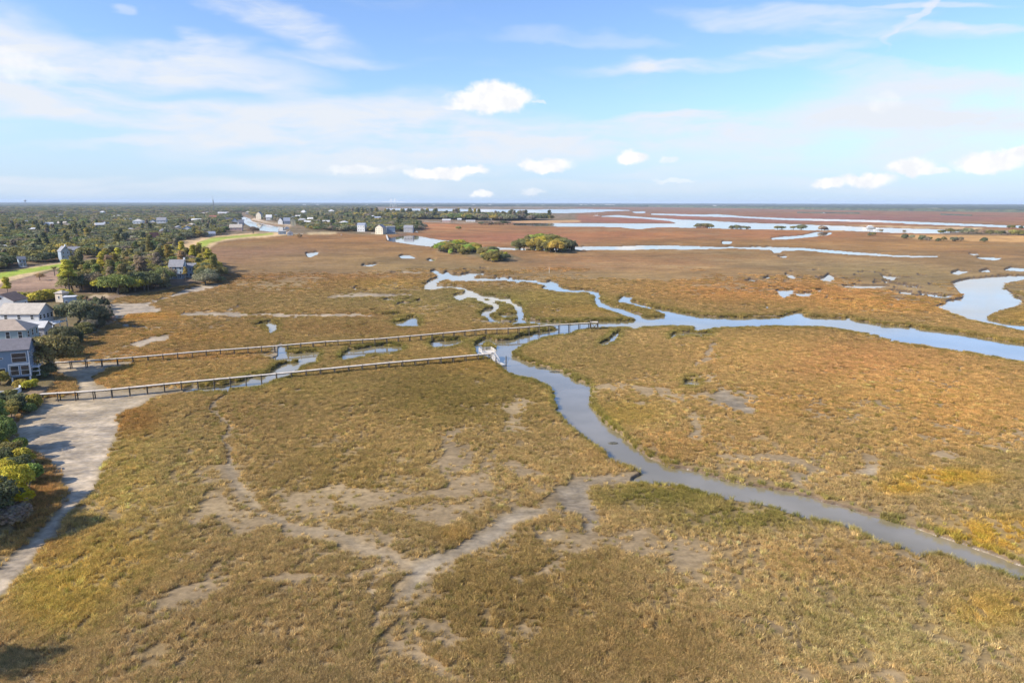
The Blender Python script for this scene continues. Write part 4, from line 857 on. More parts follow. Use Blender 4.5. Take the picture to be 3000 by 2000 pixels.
# houses by the golf course and across the village
HP = [
 (176,206,717,770,'blue grey','grey','front','grey blue gabled house with a white chimney beside the golf fairway',dict(rot=18,chimney=(2.2,2),win=(('front',2,3),('right',2,2)),rf=.28,dep=1.1)),
 (204,236,722,752,'cream','grey','gable','cream wing of a grey roofed house behind the fairway woods',dict(rot=-8,win=(('front',2,1),))),
 (56,76,750,784,'pale blue','grey','gable','narrow pale blue house with porch columns at the fairway edge',dict(rot=12,porch=True,win=(('front',2,2),),rf=.25)),
 (10,36,718,736,'white','white','gable','white roofed house deep in the trees at the far left',dict(rot=0,win=(('front',3,1),))),
 (392,424,641,668,'white','pale','hip','big white house with balconies above the left woods',dict(rot=-18,win=(('front',3,2),('right',2,2)),rf=.18)),
 (438,462,642,664,'white','grey','front','grey gabled white house left of the tall white house',dict(rot=-20,win=(('front',2,2),),rf=.4)),
 (462,491,634,668,'white','grey','gable','tall three storey white house with a steep grey roof',dict(rot=-14,win=(('front',3,3),('right',2,3)),rf=.28)),
 (334,361,629,643,'white','pale','hip','white house group far up in the left woods',dict(rot=10,win=(('front',3,1),))),
 (301,308,633,646,'white','white','front','slender white house poking out of the left woods',dict(win=(('front',1,2),))),
 (238,248,644,656,'white','grey','front','tiny white gable in the middle of the left woods',dict(win=(('front',1,1),))),
 (176,206,656,670,'tan','tan','gable','pale tan roof in the middle of the left woods',dict(rot=10,win=(('front',2,1),))),
 (368,402,668,682,'cream','pale','hip','long pale roofed house in front of the big white house',dict(win=(('front',4,1),),rf=.5)),
 (366,398,692,709,'white','tan','gable','tan roofed house on the edge of the golf woods',dict(rot=-10,win=(('front',3,1),('right',1,1)),rf=.55)),
 (438,468,680,710,'tan','red','gable','house with a weathered red roof behind the pines',dict(rot=30,win=(('front',2,1),),rf=.6)),
 (464,500,668,690,'white','grey','hip','grey hip roofed house beside the red roof',dict(rot=10,win=(('front',3,1),),rf=.5)),
 (532,567,662,684,'white','blue grey','front','white gabled house with a blue grey roof and tall chimney',dict(rot=-16,chimney=(-2,3),win=(('front',2,1),('right',2,1)),rf=.5)),
 (561,594,640,656,'white','white','gable','white roofed house on the village skyline',dict(rot=-20,win=(('front',3,1),),rf=.4)),
 (592,603,656,672,'cream','tan','front','small cream gabled house among dark oaks',dict(win=(('front',1,2),),rf=.35)),
 (615,634,630,646,'pink','red','gable','pink house with a reddish roof near the radio mast',dict(win=(('front',2,1),),rf=.4)),
 (606,631,678,693,'grey','blue grey','gable','low grey house at the bend of the far fairway',dict(rot=8,win=(('front',3,1),),rf=.5)),
 (662,680,636,656,'grey','dark grey','gable','dark roofed house on the left bank of the harbour, furthest left of three',dict(rot=8,win=(('front',2,1),),rf=.5)),
 (680,698,637,660,'blue grey','dark grey','front','middle dark roofed house on the left bank of the harbour',dict(rot=-12,win=(('front',2,2),),rf=.45)),
 (698,715,642,662,'grey','grey','gable','dark roofed house nearest the harbour water',dict(rot=10,win=(('front',2,1),),rf=.5)),
 (674,712,656,678,'pink','tan','gable','pink walled house with a tan roof by the harbour mouth',dict(rot=-8,win=(('front',3,1),('right',2,1)),rf=.5)),
 (640,668,620,634,'white','pale','gable','white warehouse like roof near the radio mast',dict(win=(('front',3,1),),rf=.4)),
 (576,606,623,632,'white','white','gable','long low white roof left of the radio mast',dict(win=(('front',3,1),),rf=.4)),
 (720,734,618,628,'cream','tan','hip','cream house at the head of the harbour',dict(win=(('front',2,1),),rf=.4)),
 (751,770,618,643,'cream','grey','front','tall cream gabled house on the harbour shore',dict(rot=-25,win=(('front',2,3),),rf=.35)),
 (780,798,628,646,'white','white','gable','white winged house right of the tall cream gable',dict(rot=-10,win=(('front',2,1),),rf=.4)),
 (815,832,636,658,'white','grey','front','white gabled house with grey roof above the marina',dict(rot=-22,win=(('front',2,2),),rf=.45)),
 (832,850,636,658,'blue grey','blue grey','gable','blue roofed house above the marina',dict(win=(('front',2,1),),rf=.5)),
 (853,866,638,662,'yellow','pale','front','narrow yellow house with a balcony above the marina',dict(win=(('front',1,3),),rf=.3)),
 (879,902,614,630,'white','pale','hip','white house with a pyramid roof behind the marina',dict(rot=-22,win=(('front',2,1),),rf=.55)),
 (900,923,636,652,'cream','pale','gable','cream long house behind the marina trees',dict(rot=-22,win=(('front',3,1),),rf=.4)),
 (937,971,645,658,'tan','pale','gable','pale grey ranch roof hidden in the village trees',dict(win=(('front',4,1),),rf=.5)),
 (994,1008,627,638,'white','white','flat','bright white block house on the village skyline',dict(win=(('front',2,1),),rf=.1)),
 (960,982,613,626,'cream','pale','hip','pale domed roof house far in the village',dict(win=(('front',2,1),),rf=.5)),
 (1022,1036,615,628,'white','pale','hip','whitish hip roof house near the village edge',dict(win=(('front',2,1),),rf=.5)),
 (1078,1100,620,634,'white','grey','gable','white house by the far marsh edge of the village',dict(win=(('front',2,1),),rf=.4)),
 (1124,1138,617,630,'white','white','front','bright white gable near the island woods',dict(win=(('front',1,1),),rf=.5)),
 (1047,1075,651,680,'white','blue grey','gable','white house with stacked blue balconies left of the creek mouth',dict(rot=-20,win=(('front',3,2),('right',2,2)),rf=.2)),
 (1100,1133,655,687,'cream','grey','front','large cream three storey gabled house at the creek mouth',dict(rot=-30,win=(('front',3,3),('right',2,3)),rf=.32,dep=.9)),
 (1133,1158,660,686,'blue','white','flat','blue house with white balconies beside the cream gable',dict(rot=4,win=(('front',3,3),),rf=.08,porch=True)),
 (1183,1213,658,682,'grey','grey','gable','grey shaded house under oaks at the tip of the village',dict(rot=-12,win=(('front',3,2),),rf=.35)),
 (1425,1441,627,645,'white','white','front','tall white house standing in the island woods',dict(win=(('front',2,3),),rf=.3)),
 (1296,1320,641,652,'pink','pale','gable','low white and pink marsh edge house',dict(win=(('front',3,1),),rf=.4)),
 (1340,1352,640,646,'white','white','gable','tiny white shed on the island shore',dict(win=(('front',1,1),),rf=.4)),
 (1365,1392,645,651,'cream','pale','gable','long low cream shed on the island shore',dict(win=(('front',3,1),),rf=.4)),
 (1571,1584,632,640,'white','white','gable','white roof peeping out of the island strip of trees',dict(win=(('front',1,1),),rf=.5)),
 (816,838,676,688,'pale blue','white','flat','low white boat house on the marina edge',dict(win=(('front',2,1),),rf=.1)),
 (842,858,676,690,'white','white','front','white dock house with a gable at the marina edge',dict(win=(('front',1,1),),rf=.4)),
 (500,548,756,818,'pale blue','grey','gable','pale blue house with grey roof and chimney among the marsh side trees',dict(rot=-22,chimney=(4,1),win=(('front',3,3),('right',2,2)),rf=.34,porch=True,dep=.8)),
 (546,578,768,815,'pale blue','grey','gable','turret wing of the marsh side house with glazed rooms',dict(rot=-10,win=(('front',3,2),('right',2,2)),rf=.25)),
]
for (u0, u1, vt, vb, wall, roof, kind, lab, kw) in HP: house_px(u0, u1, vt, vb, wall, roof, kind, lab, **kw)
# specks of houses on the far shore
vr = np.random.default_rng(5)
for i in range(46):
    if i < 26: u = vr.uniform(40, 690); v = vr.uniform(626, 690-.02*u)
    else: u = vr.uniform(770, 1110); v = vr.uniform(622, 662)
    p_ = gp(u, v, 1)
    if any(math.hypot(p_.x-hx, p_.y-hy) < 26 for (hx, hy, *_q) in HOUSES): continue
    wc = ['white', 'cream', 'grey', 'white', 'pale blue', 'tan'][int(vr.integers(6))]; rc = ['pale', 'grey', 'white', 'tan', 'blue grey', 'pale'][int(vr.integers(6))]; kd = ['gable', 'hip', 'front'][int(vr.integers(3))]
    nr_ = min(LANDMARK[8:40], key=lambda q: math.hypot(q[1]-p_.x, q[2]-p_.y))[0].split(); side = 'left' if p_.x < min(LANDMARK[8:40], key=lambda q: math.hypot(q[1]-p_.x, q[2]-p_.y))[1] else 'right'
    lb = 'small %s house, %s %s roof, %s of %s' % (wc, rc, kd if kd != 'front' else 'gabled', side, ' '.join(nr_[:4]).replace(' with', '').replace(' a', ''))
    house(p_.x, p_.y, vr.uniform(11, 17), vr.uniform(8, 11), vr.uniform(5.5, 7.5), vr.uniform(2.2, 3.4), math.degrees(math.atan2(-p_.x, p_.y))+vr.uniform(-38, 30), wc, rc, kd, lb, win=(('front', 3, 1),), name='house')
far_h = [(892,604.5),(930,604),(1075,604),(1170,603.5),(1270,604.5),(1388,604.3),(1435,604),(1516,604),(1590,604.5),(1702,604.2),(1716,604.2),(1740,604.2),(1751,604.2),(1762,604.3),(1776,604.3),(1786,604.3),(1796,604.4),(2082,608.5),(2093,608.4),(2122,608.6),(2716,618.5),(2728,618.5),(2738,618.6)]
for i, (u, v) in enumerate(far_h):
    p = gp(u, v, .5); q = Vector((p.x, p.y, 0)).normalized()
    sc_ = rg.uniform(.9, 1.3)
    house(p.x-q.x*60, p.y-q.y*60, 26*sc_, 14, 13*sc_, 4, math.degrees(math.atan2(-p.x, p.y)), 'white', 'pale', 'gable', 'tiny white house on the wooded far shore %s' % ('left of the twin masts' if u < 1740 else ('right of the twin masts' if u < 1900 else ('below the middle of the long ridge' if u < 2300 else 'near the right edge'))), win=(('front', 3, 1),), ww=3, wh2=4, group='white houses on the far shore')

# ---------------------------------------------------------------- docks
MWOOD = simple('weathered_deck', (.54, .47, .38), .8, .22, 1.2, bump=.3, stretch=(1, 1, 1))
MPILE = simple('wet_pile', (.085, .070, .052), .85, .4, 2.0)
MBOARD = simple('bleached_wood', (.52, .48, .42), .75, .15, 1.6)
def walkway(name, label, pts, zs, step, wd, nmax=49, rail=False):
    P3 = [gp(u, v, z) for (u, v), z in zip(pts, zs)]
    org = P3[0].copy(); org.z = 0; r = empty(name, org, 0, label, 'boardwalk')
    deck = MB(); st = MB(); L = [0]
    for a, b_ in zip(P3[:-1], P3[1:]): L.append(L[-1]+(b_-a).length)
    for a, b_ in zip(P3[:-1], P3[1:]):
        d = (b_-a); n = d.cross(Vector((0, 0, 1))).normalized()*wd/2; q = [a-n, a+n, b_+n, b_-n]
        i = len(deck.v); deck.v += [tuple(x-org) for x in q]+[tuple(x-org-Vector((0, 0, .07))) for x in q]
        deck.f += [(i, i+1, i+2, i+3), (i+7, i+6, i+5, i+4)]+[(i+j, i+4+j, i+4+(j+1) % 4, i+(j+1) % 4) for j in range(4)]
        for sgn in (-.8, .8):
            st.bar(a-org+n*sgn-Vector((0, 0, .19)), b_-org+n*sgn-Vector((0, 0, .19)), .08, .22)
    deck.build('deck', MWOOD, r); st.build('stringers', MPILE, r)
    n_ = min(nmax, int(L[-1]/step)+1); pm = {}
    for k in range(n_):
        s = L[-1]*k/(n_-1)*.9985+.05; j = max(0, min(len(P3)-2, int(np.searchsorted(L, s))-1)); f_ = (s-L[j])/(L[j+1]-L[j])
        c_ = P3[j].lerp(P3[j+1], f_); nn_ = (P3[j+1]-P3[j]).cross(Vector((0, 0, 1))).normalized()*(wd/2+.06)
        for sg in (-1, 1):
            q = c_+nn_*sg; zg = min(zat(q.x, q.y), -.2)-1.0
            MB().bar((q.x-org.x, q.y-org.y, zg), (q.x-org.x, q.y-org.y, c_.z+.02+.06*((k*7) % 3)), .26, n=7).build('pile', MPILE, r)
    return r, P3
w1, P1 = walkway('boardwalk', 'long low wooden boardwalk in front, crossing the marsh to a railed landing', [(118,1153),(250,1145.5),(308,1141),(546,1117.6),(799,1094.5),(1000,1074.5),(1125,1062.5),(1300,1047),(1436,1035)], [1.7,1.8,1.9,1.9,1.9,1.9,1.9,1.9,2.0], 3.9, 1.25)
w2, P2 = walkway('boardwalk', 'long wooden boardwalk further back, ending at cross braced piles in the creek', [(160,1061),(290,1053.6),(457,1040),(579,1029),(799,1013),(952,999.7),(1101,992),(1274,977),(1425,963),(1489,961.5),(1616,951.5),(1728,945)], [1.7,1.8,1.9,2.0,2.0,2.0,2.1,2.3,2.6,2.7,2.9,3.0], 4.0, 1.15, 50)
# braced pile frame at the end of the rear boardwalk
e = P2[-1]; r = empty('pile_frame', (e.x, e.y, 0), 0, 'dark cross braced pile frame at the end of the rear boardwalk', 'dock frame')
ppx = ppm(1740, 948, 1); wfr = 20/ppx
for i, (x_, y_) in enumerate(((.35, -.9), (.35, .9), (.35+wfr, -.9), (.35+wfr, .9))):
    MB().bar((x_, y_, -2), (x_, y_, 3.9), .3, n=7).build('pile', MPILE, r)
MB().bar((.5, -1.0, .3), (.2+wfr, -1.0, 3.0), .2).build('brace', MPILE, r); MB().bar((.5, -1.12, 3.0), (.2+wfr, -1.12, .3), .2).build('brace', MPILE, r)
MB().box(.2, -1.1, 3.2, .5+wfr, 1.1, 3.3).build('platform', MWOOD, r)
# landing and gangway at the end of the front boardwalk
e = P1[-1]; dr = (P1[-1]-P1[-2]).normalized(); ang_ = math.atan2(dr.y, dr.x)
r = empty('landing', (e.x, e.y, 0), ang_, 'bleached wooden landing with board railings at the end of the front boardwalk', 'dock landing')
MB().box(-2.2, .1, 1.95, 2.0, 4.6, 2.08).build('deck', MBOARD, r)
for (x_, y_) in ((-2.1, .2), (1.9, .2), (-2.1, 4.5), (1.9, 4.5), (-.1, 4.5), (1.9, 2.4)): MB().bar((x_, y_, -1.6), (x_, y_, 3.1), .2, n=6).build('post', MBOARD, r)
for (a, b_) in (((-2.1, 4.5), (1.9, 4.5)), ((1.9, .6), (1.9, 4.5)), ((-2.1, 1.6), (-2.1, 4.5))):
    rl = MB()
    for z_ in (2.4, 2.72, 3.05): rl.bar((*a, z_), (*b_, z_), .05, .14)
    rl.build('railing', MBOARD, r)
g0 = gp(1437, 1033, 2.0); g1 = gp(1457, 1062, .1); d = (g1-g0); an = math.atan2(d.y, d.x); Lg = math.hypot(d.x, d.y)
r = empty('gangway', (g0.x, g0.y, 0), an, 'sloping grey gangway with side rails going down to the creek', 'gangway')
gw = MB(); gw.poly([(0, -.75, 2.0), (Lg, -.75, .1), (Lg, .75, .1), (0, .75, 2.0)]); gw.poly([(0, -.75, 1.9), (Lg, -.75, 0), (Lg, .75, 0), (0, .75, 1.9)]); gw.build('ramp', MBOARD, r)
for sg in (-.75, .75):
    rl = MB(); rl.bar((0, sg, 3.0), (Lg, sg, 1.1), .09, .09); rl.bar((0, sg, 2.5), (Lg, sg, .6), .05, .05)
    for q in np.linspace(0, 1, 6): rl.bar((Lg*q, sg, 2.0-1.9*q), (Lg*q, sg, 3.0-1.9*q), .06)
    rl.build('railing', MBOARD, r)
r = empty('floating_dock', (g1.x, g1.y, 0), an, 'small floating dock with dark guide piles below the gangway', 'floating dock')
MB().box(-.6, -1.4, -.45, 3.2, 1.4, .03).build('float', MBOARD, r)
for (x_, y_) in ((-.9, -1.7), (2.9, 1.7), (3.2, -1.7)): MB().bar((x_, y_, -2), (x_, y_, 2.6), .28, n=7).build('pile', MPILE, r)
# oyster clumps in the creek
MOY = simple('oyster_mud', (.075, .07, .05), .9, .5, 3.0, bump=.8)
for (u, v, a, lab) in ((1488,1003,1.7,'dark oyster clump in the creek just beyond the railed landing'), (1587,1079,1.9,'dark oyster clump in mid creek, left of a matching pair'), (1625,1089,2.3,'dark oyster clump in mid creek, right and larger of a pair'), (1796,1298,1.5,'small dark oyster clump where the creek narrows')):
    p = gp(u, v, WL); rr_ = np.random.default_rng(int(u)); b_ = MB()
    n_ = 14; i0 = 0; b_.v.append((0, 0, .22))
    for ring, zz in ((.55, .17), (1.0, -.1)):
        for q in range(n_): an_ = 2*PI*q/n_; k = a*ring*rr_.uniform(.8, 1.15); b_.v.append((k*math.cos(an_), k*.55*math.sin(an_), zz+rr_.uniform(-.04, .04)))
    for q in range(n_): b_.f += [(0, 1+q, 1+(q+1) % n_), (1+q, 1+n_+q, 1+n_+(q+1) % n_, 1+(q+1) % n_)]
    o = b_.build('oyster_clump', MOY); o.location = (p.x, p.y, WL+.0); o['label'] = lab; o['category'] = 'oyster clump'; o['group'] = 'oyster clumps in the creek'

# ---------------------------------------------------------------- boats, masts, far landmarks
MHULL = simple('white_gelcoat', (.70, .70, .69), .3, .05); MSTEEL = simple('galvanised_steel', (.30, .31, .33), .5, .1, metal=.4)
def hull_mb(L, B_, H_):
    b_ = MB(); n = 9
    for i in range(n):
        s = i/(n-1); x = L*(s-.5); wd = B_/2*(1-max(0, (s-.45)/.55)**2.2)*(1 if i < n-1 else .04); z1 = H_*(.85+.35*s*s)
        b_.v += [(x, -wd*.55, -.25), (x, -wd, z1), (x, wd, z1), (x, wd*.55, -.25)]
    for i in range(n-1):
        a = 4*i; c_ = a+4; b_.f += [(a, c_, c_+1, a+1), (a+1, c_+1, c_+2, a+2), (a+2, c_+2, c_+3, a+3), (a+3, c_+3, c_, a)]
    b_.f += [(0, 1, 2, 3), (4*n-1, 4*n-2, 4*n-3, 4*n-4)]; return b_
def boat(u, v, L, label, kind, rot=0, group=None):
    p = gp(u, v, WL); r = empty('motor_boat' if kind != 'sail' else 'sailboat', (p.x, p.y, WL), R(rot), label, 'boat', group)
    B_ = L*.28; hull_mb(L, B_, L*.09).build('hull', MHULL, r)
    if kind == 'cruiser':
        h = L*.1; MB().box(-L*.3, -B_*.38, h, L*.18, B_*.38, h+L*.11).build('cabin', MHULL, r); MB().box(-L*.28, -B_*.385, h+L*.045, L*.185, B_*.385, h+L*.08).build('windows', MGLASS, r)
        MB().box(-L*.2, -B_*.3, h+L*.113, L*.06, B_*.3, h+L*.16).build('flybridge', MHULL, r); MB().bar((-L*.1, 0, h+L*.16), (-L*.14, 0, h+L*.3), .12).build('mast', MHULL, r)
    elif kind == 'open':
        h = L*.1; cb = MB().box(-L*.06, -B_*.2, h*.8, L*.06, B_*.2, h+L*.1); cb.build('console', MHULL, r); MB().box(-L*.14, -B_*.34, h+L*.2, L*.12, B_*.34, h+L*.22).build('canopy', MHULL, r)
        for (x_, y_) in ((-.12, -.3), (.1, -.3), (-.12, .3), (.1, .3)): MB().bar((L*x_, B_*y_, h*.7), (L*x_, B_*y_, h+L*.2), .08).build('canopy_pole', MHULL, r)
    else:
        MB().box(-L*.2, -B_*.3, L*.09, L*.15, B_*.3, L*.15).build('cabin', MHULL, r)
        MB().bar((L*.08, 0, L*.1), (L*.08, 0, L*1.15), .35, n=6, w2=.5).build('mast', MHULL, r); MB().bar((-L*.3, 0, L*.1), (-L*.3, 0, L*.95), .3, n=6, w2=.5).build('mast', MHULL, r)
        MB().bar((L*.06, 0, L*.22), (-L*.25, 0, L*.22), .3).build('boom', MHULL, r)
    return r
boat(842, 672, 17, 'large white motor yacht moored at the end of the harbour', 'cruiser', 25, 'boats in the harbour')
boat(797, 658.5, 9, 'small white open boat on the harbour shore, right of two', 'open', 10, 'boats in the harbour')
boat(771, 655.5, 8, 'small white open boat on the harbour shore, left of two', 'open', 160, 'boats in the harbour')
boat(712, 645, 10, 'white boat on the left bank of the harbour', 'cruiser', 60, 'boats in the harbour')
boat(722, 642, 9, 'white open boat at the head of the harbour', 'open', 80, 'boats in the harbour')
boat(1000, 691, 7, 'white skiff on the marsh edge below the village', 'open', 20)
boat(1222, 683, 10, 'white boat tied at the tip of the village', 'cruiser', 5)
boat(2546, 669.5, 22, 'white yacht cruising the far river on the right', 'cruiser', 176)
boat(2570, 674, 13, 'low white boat just ahead of the yacht', 'open', 176)
boat(1749, 634, 24, 'two masted sailboat standing in the far marsh creek', 'sail', 10)
boat(2414, 626, 18, 'tiny white boat far across the right marsh', 'open', 0)
# radio mast
p = gp(627, 622, .5); r = empty('radio_mast', (p.x, p.y, 0), .4, 'tall grey lattice radio mast above the village', 'radio mast')
hm = 48+(592-579)/ppm(627, 622)+2; b_ = MB(); wq = 1.6
for (x_, y_) in ((-1, -1), (1, -1), (1, 1), (-1, 1)): b_.bar((x_*wq*1.5, y_*wq*1.5, 0), (x_*wq*.4, y_*wq*.4, hm*.8), 1.0)
N_ = 18
for i in range(N_):
    z0, z1 = hm*.8*i/N_, hm*.8*(i+1)/N_; k0 = wq*(1.5-1.1*i/N_); k1 = wq*(1.5-1.1*(i+1)/N_)
    for (xa, ya), (xb, yb) in (((-1, -1), (1, -1)), ((1, -1), (1, 1)), ((1, 1), (-1, 1)), ((-1, 1), (-1, -1))): b_.bar((xa*k0, ya*k0, z0), (xb*k1, yb*k1, z1), .6)
b_.build('lattice', MSTEEL, r); MB().bar((0, 0, hm*.8), (0, 0, hm+6), 1.2, n=6, w2=.5).build('antenna', MSTEEL, r)
for z_, k in ((.62, 2.6), (.7, 3.0), (.78, 2.2)): MB().prism([(k*math.cos(2*PI*q/8), k*math.sin(2*PI*q/8)) for q in range(8)], hm*z_, hm*z_+1.8).build('antenna_ring', MSTEEL, r)
# water tower
p = gp(76, 608, .5); r = empty('water_tower', (p.x, p.y, 0), 0, 'small grey water tower on the left horizon', 'water tower')
kk = ppm(76, 608); ht = 48+(592-592)/kk+6; b_ = MB()
for q in range(6): b_.bar((6*math.cos(q*PI/3), 6*math.sin(q*PI/3), 0), (5*math.cos(q*PI/3), 5*math.sin(q*PI/3), ht-8), .8)
b_.build('legs', MSTEEL, r); b_ = MB(); n_ = 16; prof = [(0.1, -6), (6, -5), (9, -1), (9, 2), (6, 5), (.1, 6.5)]
for rr_, zz in prof: b_.v += [(rr_*math.cos(2*PI*q/n_), rr_*math.sin(2*PI*q/n_), ht-3+zz) for q in range(n_)]
for j in range(len(prof)-1): b_.f += [(j*n_+q, j*n_+(q+1) % n_, (j+1)*n_+(q+1) % n_, (j+1)*n_+q) for q in range(n_)]
b_.build('tank', MSTEEL, r, True)
# cable stayed bridge, barely visible on the horizon
p = gp(1152, 606.5, 0); kk = ppm(1152, 606.5); r = empty('bridge', (p.x, p.y, 0), 0, 'faint cable stayed bridge with two pointed towers on the horizon', 'bridge')
tw = 11/kk; ht = 48+11/kk; b_ = MB().box(-35/kk, -6, 46, 35/kk, 6, 49).build('deck', MTRIM, r)
for sx_ in (-1, 1):
    q = MB(); q.bar((sx_*tw/2-12, 0, 0), (sx_*tw/2, 0, ht), 2.4); q.bar((sx_*tw/2+12, 0, 0), (sx_*tw/2, 0, ht), 2.4); q.build('tower', MTRIM, r)
    c_ = MB()
    for j in range(1, 6): c_.bar((sx_*tw/2, 0, ht*.95), (sx_*tw/2+j*14/kk/5, 0, 50), .5); c_.bar((sx_*tw/2, 0, ht*.95), (sx_*tw/2-j*5.5/kk/5, 0, 50), .5)
    c_.build('cables', MTRIM, r)
# marker post in the marsh, and the creek dock by the cream house
p = gp(1609, 801, .3); o = MB().bar((0, 0, -.5), (0, 0, 4.6), .22, n=6).build('marker_post', MBOARD); o.location = (p.x, p.y, 0); o['label'] = 'lone pale marker post standing in the middle marsh'; o['category'] = 'post'
def seawall(pts, h, label):
    P3 = [gp(u, v, 0) for u, v in pts]; o0 = P3[0]; b_ = MB()
    for a, c_ in zip(P3[:-1], P3[1:]): b_.bar(a-o0+Vector((0, 0, h/2-.5)), c_-o0+Vector((0, 0, h/2-.5)), .8, h+1)
    o = b_.build('seawall', MBOARD); o.location = o0; o['label'] = label; o['category'] = 'sea wall'
seawall([(1088,687),(1120,687),(1165,686.5)], 2.2, 'pale sea wall in front of the cream gabled house')
seawall([(860,688),(888,688)], 1.6, 'short white boardwalk wall at the marina edge')
def long_dock(u0, v0, u1, v1, z, label, npl, wd=2.0):
    a = gp(u0, v0, z); c_ = gp(u1, v1, z); r = empty('dock', (a.x, a.y, 0), math.atan2((c_-a).y, (c_-a).x), label, 'dock'); L = math.hypot((c_-a).x, (c_-a).y)
    MB().box(0, -wd/2, z-.2, L, wd/2, z).build('deck', MBOARD, r)
    for q in np.linspace(.02, .98, npl): MB().bar((L*q, -wd*.4, -2), (L*q, -wd*.4, z-.21), .3, n=6).build('pile', MPILE, r)
long_dock(1132, 688, 1137, 703, 1.6, 'short dock stepping into the creek below the blue house', 6)
long_dock(1060, 646, 1290, 650, 1.8, 'long pale dock along the shore behind the village tip', 30, 5.0)
long_dock(725, 647, 800, 662, 1.4, 'pale shoreline dock curving along the harbour', 20, 3.0)
long_dock(1290, 652, 1500, 653, 1.6, 'pale dock line along the island shore', 30, 4.0)
# curved white retaining wall of the garden pool by the blue house
p = gp(14, 1150, .8); b_ = MB(); R0 = 3.4
for q in range(10):
    a0 = R(-80+q*14); a1 = R(-80+(q+1)*14); b_.bar((R0*math.cos(a0), R0*math.sin(a0), .5), (R0*math.cos(a1), R0*math.sin(a1), .5), .25, 1.4)
o = b_.build('garden_wall', MTRIM); o.location = (p.x, p.y, zat(p.x, p.y)); o['label'] = 'curved white garden wall below the blue house'; o['category'] = 'garden wall'

# ---------------------------------------------------------------- plant everything
rg = np.random.default_rng(2024)
H_ = [  # close, named ones: kind, u, v(base), height, tone, width, label
 ('live_oak_tree',152,1090,12.5,'olive green',.9,'broad olive live oak beside the blue house, over the landward end of the docks'),
 ('live_oak_tree',240,960,12,'grey green',1.0,'spreading light green tree on the shore past the white house'),
 ('bare_tree',290,950,8.5,'grey brown',1.1,'low grey brown tree at the mud edge right of the spreading tree'),
 ('live_oak_tree',190,1010,7,'dark green',1.0,'dark oak in the shadow below the raised deck'),
 ('live_oak_tree',205,1042,4.2,'dark green',1.5,'dark low oak just above the rear boardwalk start'),
 ('palm_tree',103,1080,9.0,'yellow green',1.15,'yellow green palmetto palm at the corner of the blue house'),
 ('palm_tree',118,1086,7.4,'olive green',1.1,'shorter palmetto palm between the blue house and the oak'),
 ('shrub',140,1104,3.6,'dark green',1.3,'dark rounded shrub at the foot of the blue house'),
 ('shrub',108,1112,3.4,'dark green',1.2,'dark shrub hugging the corner of the blue house'),
 ('shrub',62,1140,2.6,'golden green',1.3,'sunlit clipped shrub in front of the blue house, left of two'),
 ('shrub',88,1143,2.6,'yellow green',1.3,'sunlit clipped shrub in front of the blue house, right of two'),
 ('shrub',28,1170,2.4,'olive green',1.2,'round olive shrub below the curved garden wall'),
 ('shrub',60,1183,2.6,'grey green',1.1,'round grey green shrub in the garden bed'),
 ('shrub',38,1208,2.8,'olive green',1.2,'olive shrub at the lower end of the garden bed'),
 ('shrub',86,1200,2.6,'mid green',1.0,'green shrub next to the front boardwalk start'),
 ('shrub',104,1184,3.6,'golden green',.75,'tall golden shrub where the front boardwalk begins'),
 ('shrub',4,1130,4.2,'golden green',1.0,'golden shrub at the left edge above the garden wall'),
 ('shrub',-10,1195,3.2,'dark green',1.3,'dark shrub at the left edge of the garden'),
 ('live_oak_tree',2,1316,7.2,'mid green',.72,'green oak at the left edge above the mud flat'),
 ('live_oak_tree',-60,1270,8.5,'mid green',.9,'tall green oak cut by the left edge'),
 ('shrub',18,1262,3.0,'bright green',1.0,'bright green shrub under the oak at the left edge'),
 ('live_oak_tree',38,1470,6.6,'yellow green',.72,'yellow green low tree on the bank below the mud flat'),
 ('shrub',40,1478,3.4,'bright yellow',1.3,'bright yellow flowering shrub at the foot of the yellow green tree'),
 ('shrub',92,1410,3.2,'bright green',1.2,'light green shrub on the right side of the yellow green tree'),
 ('live_oak_tree',-30,1530,7,'dark green',.9,'dark oak at the left edge below the yellow tree'),
 ('shrub',40,1535,3.2,'grey brown',1.3,'greyish brushy shrub at the left edge'),
 ('live_oak_tree',-200,1600,13.5,'dark green',.55,'tall oak just outside the left edge'),
 ('bare_tree',-270,2000,11,'dark green',.62,'tall oak outside the lower left corner'),
 ('pine_tree',26,884,12,'yellow green',.95,'yellow green pine at the far left above the white roofs'),
 ('palm_tree',161,812,6.5,'olive green',1.5,'lone palmetto palm in the brown scrub by the fairway'),
 ('bare_tree',118,826,5.5,'russet brown',1.1,'small flat topped tree in the brown scrub left of the palmetto'),
 ('cedar_tree',331,806,10.5,'yellow green',1.25,'bright yellow green rounded tree beside the fairway'),
 ('pine_tree',262,840,13,'mid green',1.2,'green pine in the middle of the marsh side belt'),
 ('pine_tree',232,850,9,'yellow green',1.2,'yellow pine left of the green pine'),
 ('pine_tree',568,760,11,'yellow green',1.3,'leaning yellow green pine by the far fairway'),
 ('live_oak_tree',602,832,8,'grey green',1.3,'grey green oak on the point right of the marsh side house'),
 ('live_oak_tree',640,826,4.5,'grey green',1.3,'low grey green oak at the very tip of the point'),
 ('pine_tree',545,826,9,'golden green',.85,'golden green tree in front of the marsh side house'),
 ('live_oak_tree',742,686,12,'grey brown',1.1,'dark brown rounded oak at the harbour mouth'),
 ('shrub',876,697,6,'russet brown',1.4,'single russet shrub alone on the marsh below the marina'),
 ('shrub',1344,672,6,'olive green',1.5,'small green bush alone on the rust coloured marsh'),
]
for (k, u, v, h, tn, wd, lab) in H_: tree_px(k, u, v, h, tn, rg, wd, lab)
